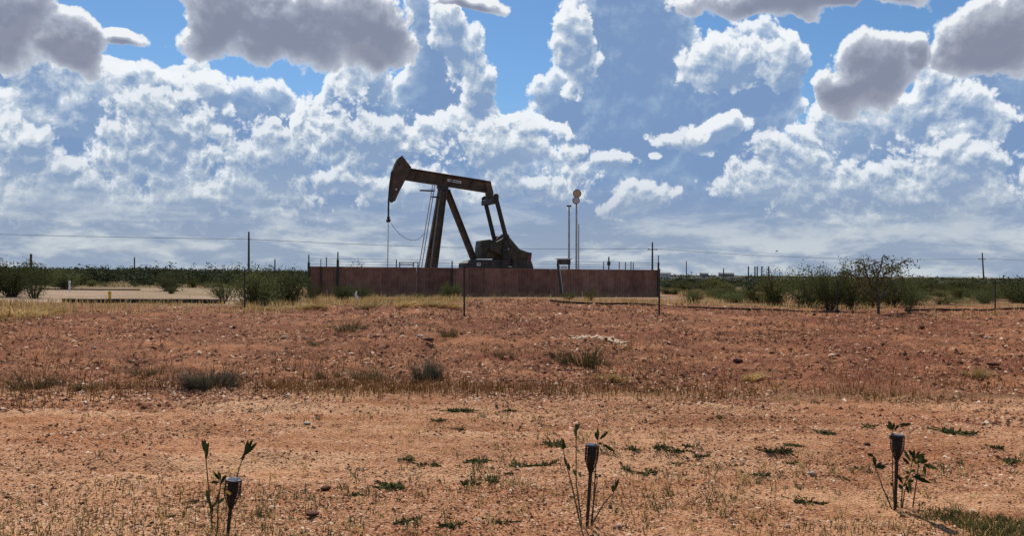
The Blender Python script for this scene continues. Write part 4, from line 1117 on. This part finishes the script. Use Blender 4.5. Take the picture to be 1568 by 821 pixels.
# ------------------------------------------------------------------ crest fence posts, markers, pipes
FP = [(374.5, 411, 478, 'tall thin fence post on the crest in front of the dense bush'), (711, 406, 484, 'thin fence post on the crest before the middle of the wall'),
      (1009.5, 412, 483, 'thin fence post on the crest at the right corner of the wall'), (1282, 429, 479, 'fence post on the crest before the right hand thicket'), (1524, 429, 482, 'last fence post on the crest near the right edge')]
for px, ty, by, lab in FP:
    p = gp(px, by); top = at(px, ty, p.y)
    t = thing('fence_post', lab, 'fence post', p)
    mb = MB(); mb.bar(p - Vector((0, 0, .3)), top, .045, .008, side=(1, 0, 0)); mb.bar(p + Vector((0, .02, -.3)), top + Vector((0, .02, 0)), .008, .04, side=(1, 0, 0)); mb.build('tee_post', M_post, t)
    mb = MB(); mb.box(p + Vector((0, -.012, -.06)), .08, .006, .13); mb.build('anchor_plate', M_post, t)
def marker(px, ty, by, r_, m_, label, cap=None):
    p = gp(px, by); top = at(px, ty, p.y); t = thing('marker_post', label, 'marker post', p)
    mb = MB(); mb.tube([p - Vector((0, 0, .2)), top - Vector((0, 0, .12))], r_, 8); mb.build('post', m_, t)
    mb = MB(); mb.lathe(top - Vector((0, 0, .12)), [(r_ * 1.35, 0), (r_ * 1.35, .08), (r_ * .6, .13)], 8); mb.build('cap', cap or m_, t)
marker(106.5, 430, 446, .055, M_white, 'white marker post on the pale pad')
marker(168, 446, 462, .06, M_yel, 'yellow marker post on the pale pad')
p = gp(546, 463); t = thing('pipe_marker', 'small crooked white marker in the weeds before the wall', 'marker', p); s = p.y / F
mb = MB(); mb.tube([p, at(547, 456, p.y), at(544.5, 451, p.y), at(546, 446, p.y)], [.05, .06, .055, .03], 7); mb.build('bent_tube', M_white, t)
mb = MB(); mb.box(p + Vector((0, 0, .02)), .2, .2, .05); mb.build('base', M_white, t)


def ground_pipe(pxy, r_, label):
    P0 = [gp(*q) for q in pxy]; pts = []
    for a, b in zip(P0[:-1], P0[1:]):
        n = 12
        for k in range(n): q_ = a.lerp(b, k / n); pts.append(Vector((q_.x, q_.y, hz1(q_.x, q_.y) + r_ * .8)))
    pts.append(P0[-1] + Vector((0, 0, r_ * .8)))
    # keep the pipe stiff: average neighbouring heights, then lift it clear of the dirt
    zs = np.array([q.z for q in pts])
    for _ in range(6): zs = np.concatenate([[zs[0]], (zs[:-2] + zs[1:-1] * 2 + zs[2:]) / 4, [zs[-1]]])
    for q, z_ in zip(pts, zs): q.z = z_ + .02
    mb = MB(); mb.tube(pts, r_, 8); return mb.build('flow_pipe', M_pipe, label=label, category='pipe')
ground_pipe([(842, 463), (930, 467), (1052, 471), (1160, 475), (1285, 479)], .032, 'black pipe lying along the crest right of the wall middle')
ground_pipe([(1385, 478), (1450, 476), (1520, 474.5), (1600, 474)], .032, 'black pipe lying along the crest near the right edge')
ground_pipe([(95, 464), (180, 464), (260, 465), (345, 465)], .09, 'thick black pipe along the near edge of the pale pad')
ground_pipe([(60, 444), (150, 445), (215, 445)], .045, 'dark pipe along the far edge of the pale pad')

# ------------------------------------------------------------------ rocks
def rock_mesh(seed, m_):
    import bmesh
    r_ = random.Random(seed); bm = bmesh.new(); bmesh.ops.create_icosphere(bm, subdivisions=2, radius=1)
    ax_ = [Vector((r_.gauss(0, 1), r_.gauss(0, 1), r_.gauss(0, 1))).normalized() for _ in range(9)]
    for v_ in bm.verts:
        k = 1.0
        for q in ax_: k = min(k, .72 / max(.3, v_.co.dot(q))) if v_.co.dot(q) > .72 else k
        v_.co = v_.co * k * r_.uniform(.95, 1.03); v_.co.z *= .7
    me = bpy.data.meshes.new('rock'); bm.to_mesh(me); bm.free(); me.materials.append(m_); return me
RK = {0: [rock_mesh(k, M_rock) for k in range(3)], 1: [rock_mesh(k + 9, M_pale) for k in range(3)]}
ROCKS = [(500, 752, 18, 0, 'dark red rock alone on the dirt right of the left lamp'), (478, 792, 22, 0, 'low dark rock near the bottom edge between two lamps'), (656, 524, 26, 0, 'dark rock added in place of a dark hollow on the bank'),  # the bank rock is added to give the darkness of a hollow
         (435, 518, 14, 1, 'pale stone high on the left bank'), (145, 535, 10, 1, 'pale stone on the far left bank'), (644, 517, 16, 1, 'pale stone beside the dark stand-in rock on the bank'),
         (1412, 504, 16, 0, 'dark red rock on the right bank below the narrow bush'), (1352, 530, 14, 0, 'dark rock on the right bank'), (1520, 563, 26, 0, 'long dark rock at the foot of the bank on the far right'),
         (1510, 519, 12, 1, 'pale stone on the far right bank'), (1242, 728, 14, 1, 'pale flat stone left of the right lamp'), (1328, 684, 13, 0, 'reddish stone left of the right lamp plant'),
         (948, 808, 12, 1, 'pale chip near the bottom edge right of the middle lamp'), (1205, 808, 11, 1, 'pale chip near the bottom edge left of the turf patch'), (470, 652, 14, 1, 'pale flat stone in the graded strip'), (1305, 558, 12, 0, 'small dark stone on the right bank'), (1130, 556, 22, 0, 'flat dark stone on the bank right of the middle')]
for px, py, w, kd, lab in ROCKS:
    p = gp(px, py); s = p.y / F * w / 2 * (.75 if py < 600 else 1); o = link('rock', random.choice(RK[kd]), None, p + Vector((0, 0, s * .35)), label=lab, category='rock')
    o.scale = (s, s * .8, s * random.uniform(.45, .8)); o.rotation_euler = (0, 0, random.uniform(0, 6.28))
# pale caliche chips that make the white streak on the bank
n = 260; t_ = rng.uniform(0, 1, n); sx0, sx1 = gp(878, 518), gp(958, 530)
xs = sx0.x + (sx1.x - sx0.x) * t_ + rng.normal(0, .05, n); ys = sx0.y + (sx1.y - sx0.y) * t_ + rng.normal(0, .09, n) + .25 * np.sin(t_ * 3)
s = rng.uniform(.012, .04, n); jit = rng.uniform(.6, 1.2, (n, 5, 1)) * OCT[None] * s[:, None, None]; jit[..., 2] *= .6
V_ = (jit + np.stack([xs, ys, H(xs, ys) + s * .3], -1)[:, None, :]).reshape(-1, 3)
link('caliche_gravel', poly_mesh('caliche_gravel', V_, (OCTF[None] + (np.arange(n) * 5)[:, None, None]).reshape(-1, 3), mat_basic('tan_caliche', (.46, .31, .20), (.60, .44, .31), 9, .95)), kind='stuff', label='white streak of caliche chips on the bank')

# ------------------------------------------------------------------ low weeds on the strip
def weed_mesh(seed, nl, spread):
    r_ = random.Random(seed); vs, fs = [], []
    for k in range(nl):
        a = r_.uniform(0, 6.283); b0 = Vector((r_.gauss(0, spread), r_.gauss(0, spread * .8), 0)); el = r_.uniform(.5, 1.45)
        d_ = Vector((math.cos(a) * math.cos(el), math.sin(a) * math.cos(el), math.sin(el))); L = r_.uniform(.07, .20); w = L * r_.uniform(.26, .40)
        sd_ = d_.cross(Vector((0, 0, 1))).normalized(); nn = sd_.cross(d_); o_ = len(vs)
        vs += [b0, b0 + d_ * L * .5 + sd_ * w / 2 - nn * .0 + nn * w * .2, b0 + d_ * L * .5 - nn * 0, b0 + d_ * L * .5 - sd_ * w / 2 + nn * w * .2, b0 + d_ * L - Vector((0, 0, L * .12))]
        fs += [(o_, o_ + 1, o_ + 2), (o_, o_ + 2, o_ + 3), (o_ + 1, o_ + 4, o_ + 2), (o_ + 2, o_ + 4, o_ + 3)]
        q = Vector((0, 0, .01)); e = Vector((-b0.y, b0.x, 0)); e = e.normalized() * .008 if e.length > 1e-6 else Vector((.008, 0, 0)); k0 = len(vs)
        vs += [q - e, q + e]; fs += [(k0, k0 + 1, o_), (k0, o_, o_ + 1)]
    V_ = np.array([tuple(v) for v in vs]); F_ = np.array(fs)
    hub = [i for i in range(len(vs)) if i % 7 >= 5]                  # weld the runners at the root
    mp = np.arange(len(vs)); mp[[i for i in hub if i % 7 == 5]] = hub[0]
    return poly_mesh('leaf_rosette', V_, mp[F_], M_weed, np.repeat([r_.random() for _ in range(nl)], 6))
WM = [weed_mesh(300 + k, n, sp) for k, (n, sp) in enumerate(((60, .24), (80, .28), (46, .20), (70, .30), (40, .17)))]
WEEDS = [(722, 742, 46), (752, 738, 56), (780, 728, 30), (625, 704, 46), (645, 716, 36), (798, 716, 52), (838, 714, 44), (735, 708, 34), (668, 712, 22), (848, 682, 40), (968, 690, 36), (1030, 693, 34), (1056, 686, 30), (1012, 686, 30),
         (958, 720, 46), (995, 725, 44), (1036, 712, 22), (1070, 700, 34), (1200, 692, 34), (1216, 684, 24), (1185, 694, 30), (1215, 712, 26), (708, 632, 32), (782, 631, 34), (672, 644, 26), (705, 660, 20), (1170, 728, 24), (1330, 655, 40),
         (1462, 664, 40), (1525, 688, 34), (1470, 710, 30), (1550, 708, 34), (600, 746, 44), (540, 760, 30), (1100, 640, 24), (1260, 664, 34), (395, 790, 26), (620, 800, 40), (700, 806, 44), (300, 770, 26), (1235, 770, 40), (1290, 735, 24), (1085, 795, 26), (770, 800, 36), (255, 795, 24)]
LAND = [('the left solar lamp', 356, 770), ('the lone dark red rock', 500, 750), ('the middle solar lamp', 903, 760), ('the pale flat stone', 1242, 728), ('the right solar lamp', 1372, 735), ('the middle sage on the bank', 655, 585)]
ORD = ['nearest', 'second nearest', 'third nearest', 'fourth nearest', 'fifth nearest', 'sixth nearest', 'seventh nearest', 'eighth nearest', 'ninth nearest', 'tenth nearest']
SEEN = {}
def wkey(q): return min(math.hypot(q[0] - a[1], (q[1] - a[2]) * 2) for a in LAND)
for px, py, w in sorted(WEEDS, key=wkey):
    p = gp(px, py); s = p.y / F * w
    nm, lx, ly = min(LAND, key=lambda a: math.hypot(px - a[1], (py - a[2]) * 2))
    side = ('to the right of ' if px > lx else 'to the left of ') if abs(px - lx) > 1.2 * abs(py - ly) else ('in front of ' if py > ly else 'behind ')
    k = SEEN.get(side + nm, 0); SEEN[side + nm] = k + 1
    size = 'broad' if w >= 44 else ('small' if w <= 26 else 'middling')
    o = link('weed', random.choice(WM), None, p - Vector((0, 0, .005)), label='%s low green weed, %s %s%s' % (size, ORD[k] + ' one' if k else 'nearest one', side, nm), category='weed', group='low green weeds on the dirt')
    o.scale = (s * 1.05, s * 1.05, s * random.uniform(1.1, 1.6)); o.rotation_euler.z = random.uniform(0, 6.28)

# ------------------------------------------------------------------ solar stake lamps
def solar_lamp(px_top, py_top, px_b, py_b, Y, wpx, hpx, label, tilt=0.0, glint=False):
    s = Y / F; base = at(px_b, py_b, Y); top = at(px_top, py_top, Y)
    zg = hz1(base.x, base.y)
    ax_ = (top - base).normalized(); base_g = base + ax_ * ((zg - .06 - base.z) / ax_.z)
    t = thing('solar_lamp', label, 'solar lamp', Vector((base_g.x, base_g.y, zg)))
    st_ = Vector((1, 0, 0)); st_ = (st_ - ax_ * st_.dot(ax_)).normalized(); bt_ = ax_.cross(st_)
    hh = hpx * s; r_ = wpx * s / 2
    neck = top - ax_ * hh
    mb = MB(); mb.lathe(neck, [(.0118, 0), (.0135, .0 + hh * .06), (.012, hh * .1)], 10, ax_, st_); mb.build('collar', M_black, t)
    mb = MB(); mb.tube([base_g, base_g.lerp(neck, .10), neck], [.0045, .0095, .0115], 8); mb.build('stake', M_black, t)
    prof = [(.0115, .0), (.018, .10), (r_ * .66, .25), (r_ * .93, .43), (r_, .62), (r_ * .99, .96)]
    mb = MB(); mb.lathe(neck, [(a * (.80 if b < .2 else .68), b * hh) for a, b in prof], 14, ax_, st_); mb.build('lamp_core', M_black, t)
    cg = MB(); n = 16
    for k in range(n):
        a = 2 * math.pi * k / n; cg.tube([neck + ax_ * (b * hh) + (st_ * math.cos(a) + bt_ * math.sin(a)) * q for q, b in prof], .0019, 4, False)
    for q, b in [(np.interp(z_, [p_[1] for p_ in prof], [p_[0] for p_ in prof]), z_) for z_ in (.2, .3, .4, .5, .6, .7, .8, .9)]:
        cg.tube([neck + ax_ * (b * hh) + (st_ * math.cos(2 * math.pi * k / n) + bt_ * math.sin(2 * math.pi * k / n)) * q for k in range(n + 1)], .0016, 4, False)
    cg.build('basket', M_black, t)
    mb = MB(); mb.lathe(neck + ax_ * (hh * .95), [(r_ * 1.02, 0), (r_ * 1.06, hh * .035), (r_ * .98, hh * .06)], 18, ax_, st_); c_ = mb.build('cap', M_black, t)
    mb = MB(); mb.box(neck + ax_ * (hh * 1.012), r_ * 1.25, r_ * 1.25, hh * .02, (st_, bt_, ax_)); mb.build('solar_panel', M_cell, c_)
    if glint:  # thin yellow box: a glint of light painted as colour, not a part
        mb = MB(); mb.box(neck + ax_ * (hh * .62) - bt_ * (-r_ * .0) + Vector((-.008, -r_ * .98, .0)), r_ * .75, .006, hh * .09, ((st_ - ax_ * .55).normalized(), bt_, (ax_ + st_ * .55).normalized())); mb.build('painted_glint', M_glint, t)
    return t


YM = gp(900, 808).y; YR = gp(1370, 783).y; YLf = 4.62
solar_lamp(907, 682, 899, 806, YM, 20.5, 42, 'black solar stake lamp in the middle, its basket upright beside bare weed stems')
solar_lamp(1374.5, 667, 1370.5, 782, YR, 19.5, 38, 'black solar stake lamp at the right beside the leafiest plant')
solar_lamp(358, 735, 348, 824, YLf, 24, 44, 'black solar stake lamp at the left with a yellow glint painted as a patch on its basket', glint=True)


# tall weeds by the lamps, traced from their stems and leaves
def tall_weed(name, label, zf, Y, stems, leaves, lw=.013):
    r_ = random.Random(len(stems) * 7 + len(leaves)); foot = zf(*stems[0][0]); b = at(*foot, Y)
    zg = hz1(b.x, b.y)
    t = thing(name, label, 'plant', Vector((b.x, b.y, zg)))
    dep = {}
    def P3(q, k): return at(*zf(*q), Y + k)
    nodes = []
    for i, st_ in enumerate(stems):
        k0 = r_.uniform(-.02, .02); k1 = r_.uniform(-.10, .10); n = len(st_)
        pts = [P3(q, k0 + (k1 - k0) * j / (n - 1)) for j, q in enumerate(st_)]
        pts[0].z = min(pts[0].z, hz1(pts[0].x, pts[0].y)) - .01
        # resample a smooth line
        mb = MB(); mb.tube(pts, [.0050 - .0026 * j / (n - 1) for j in range(n)], 6); mb.build('stem', M_gstem, t)
        for q, p3 in zip(st_, pts): nodes.append((q, p3.y - Y))
    for (q0, q1) in leaves:
        kd = min(nodes, key=lambda nn: (nn[0][0] - q0[0]) ** 2 + (nn[0][1] - q0[1]) ** 2)[1]
        a = P3(q0, kd); c_ = P3(q1, kd + r_.uniform(-.05, .05)); d_ = c_ - a; L = d_.length
        sd_ = d_.cross(Vector((r_.uniform(-.4, .4), 1, r_.uniform(-.4, .4)))).normalized(); nn = sd_.cross(d_).normalized(); w = lw * (1.15 + L * 5)
        vs = [a]; fs = []
        for f, ww in ((.25, .7), (.55, 1.0), (.8, .6)):
            m_ = a + d_ * f + nn * (.02 * L * math.sin(f * 3)); vs += [m_ - sd_ * w * ww / 2 + nn * w * .12, m_, m_ + sd_ * w * ww / 2 + nn * w * .12]
        vs.append(c_); T = len(vs) - 1
        fs = [(0, 1, 2), (0, 2, 3)]
        for g_ in (1, 4): fs += [(g_, g_ + 3, g_ + 4), (g_, g_ + 4, g_ + 1), (g_ + 1, g_ + 4, g_ + 5), (g_ + 1, g_ + 5, g_ + 2)]
        fs += [(7, T, 8), (8, T, 9)]
        me = poly_mesh('leaf', np.array([tuple(v - t.location) for v in vs]), np.array(fs), M_tall, np.full(len(fs), r_.random()), smooth=True)
        link('leaf', me, t)


zl = lambda x, y: (260 + x / 4.535, 640 + y / 4.535)
zm = lambda x, y: (820 + x / 4.3, 630 + y / 4.3)
zr = lambda x, y: (1300 + x / 4.3, 630 + y / 4.3)
tall_weed('tall_weed', 'thin tall weed with upright leaf tips beside the left solar lamp', zl, YLf + .06,
          [[(300, 830), (285, 640), (268, 480), (255, 330), (247, 235)], [(330, 830), (335, 620), (348, 500), (355, 440)], [(405, 840), (425, 600), (465, 415), (490, 330), (512, 268)]],
          [((247, 235), (222, 148)), ((247, 240), (240, 145)), ((249, 240), (270, 168)), ((250, 300), (262, 180)), ((266, 595), (258, 500)), ((300, 672), (280, 590)), ((285, 640), (268, 560)),
           ((345, 440), (300, 375)), ((345, 452), (278, 452)), ((352, 440), (338, 372)), ((360, 445), (392, 398)), ((350, 420), (310, 400)), ((330, 575), (296, 625)), ((335, 605), (380, 555)), ((325, 600), (340, 520)), ((350, 470), (380, 410)),
           ((512, 270), (545, 148)), ((515, 265), (580, 145)), ((516, 268), (608, 172)), ((497, 310), (520, 235)), ((250, 250), (225, 170))])
tall_weed('tall_weed', 'sparse weed with bare straight stems beside the middle solar lamp', zm, YM + .04,
          [[(310, 800), (296, 680), (268, 480), (267, 200), (275, 95)], [(300, 700), (242, 500), (205, 360), (180, 250)], [(365, 700), (390, 540), (410, 432)], [(360, 702), (450, 610), (515, 540), (530, 440)], [(372, 690), (395, 400), (412, 195)]],
          [((272, 140), (266, 75)), ((275, 130), (288, 72)), ((268, 170), (262, 100)), ((180, 255), (186, 185)), ((180, 255), (164, 215)), ((182, 258), (198, 215)), ((208, 365), (190, 300)), ((225, 400), (215, 340)), ((265, 430), (250, 380)),
           ((410, 432), (436, 425)), ((408, 440), (384, 428)), ((520, 530), (548, 445)), ((515, 545), (510, 480)), ((412, 198), (411, 105)), ((410, 195), (392, 135)), ((418, 190), (482, 132)), ((440, 215), (525, 272)), ((413, 215), (440, 215)), ((300, 440), (285, 400)), ((440, 270), (425, 240))])
tall_weed('tall_weed', 'leafiest weed with long drooping leaves beside the right solar lamp', zr, YR + .05,
          [[(300, 660), (292, 520), (285, 400), (290, 130)], [(285, 620), (220, 500), (180, 380), (165, 300)], [(340, 680), (352, 500), (400, 420), (420, 310)], [(345, 675), (365, 540), (385, 470)], [(325, 670), (310, 560), (300, 480)], [(420, 345), (460, 350), (500, 345)]],
          [((290, 130), (260, 60)), ((290, 130), (246, 92)), ((295, 125), (298, 75)), ((300, 130), (332, 92)), ((330, 95), (385, 86)), ((365, 92), (412, 86)), ((290, 190), (265, 160)), ((175, 372), (163, 295)), ((178, 372), (216, 338)), ((180, 374), (252, 366)), ((165, 300), (118, 282)),
           ((400, 355), (350, 305)), ((410, 335), (362, 252)), ((420, 315), (432, 255)), ((425, 312), (508, 282)), ((430, 350), (492, 328)), ((490, 350), (592, 388)), ((495, 352), (506, 425)), ((410, 422), (548, 478)), ((430, 430), (482, 428)), ((395, 440), (412, 548)), ((380, 480), (396, 548)), ((355, 480), (322, 415)), ((365, 445), (402, 428)),
           ((420, 300), (398, 255)), ((440, 300), (472, 265)), ((450, 320), (500, 300)), ((425, 330), (450, 290)), ((405, 400), (440, 390)), ((400, 410), (370, 400)), ((470, 345), (520, 320)), ((500, 345), (530, 375)), ((352, 500), (385, 480)), ((350, 520), (330, 480)), ((292, 500), (275, 470)), ((480, 348), (492, 290)), ((440, 345), (420, 310)), ((385, 465), (430, 460))], .016)
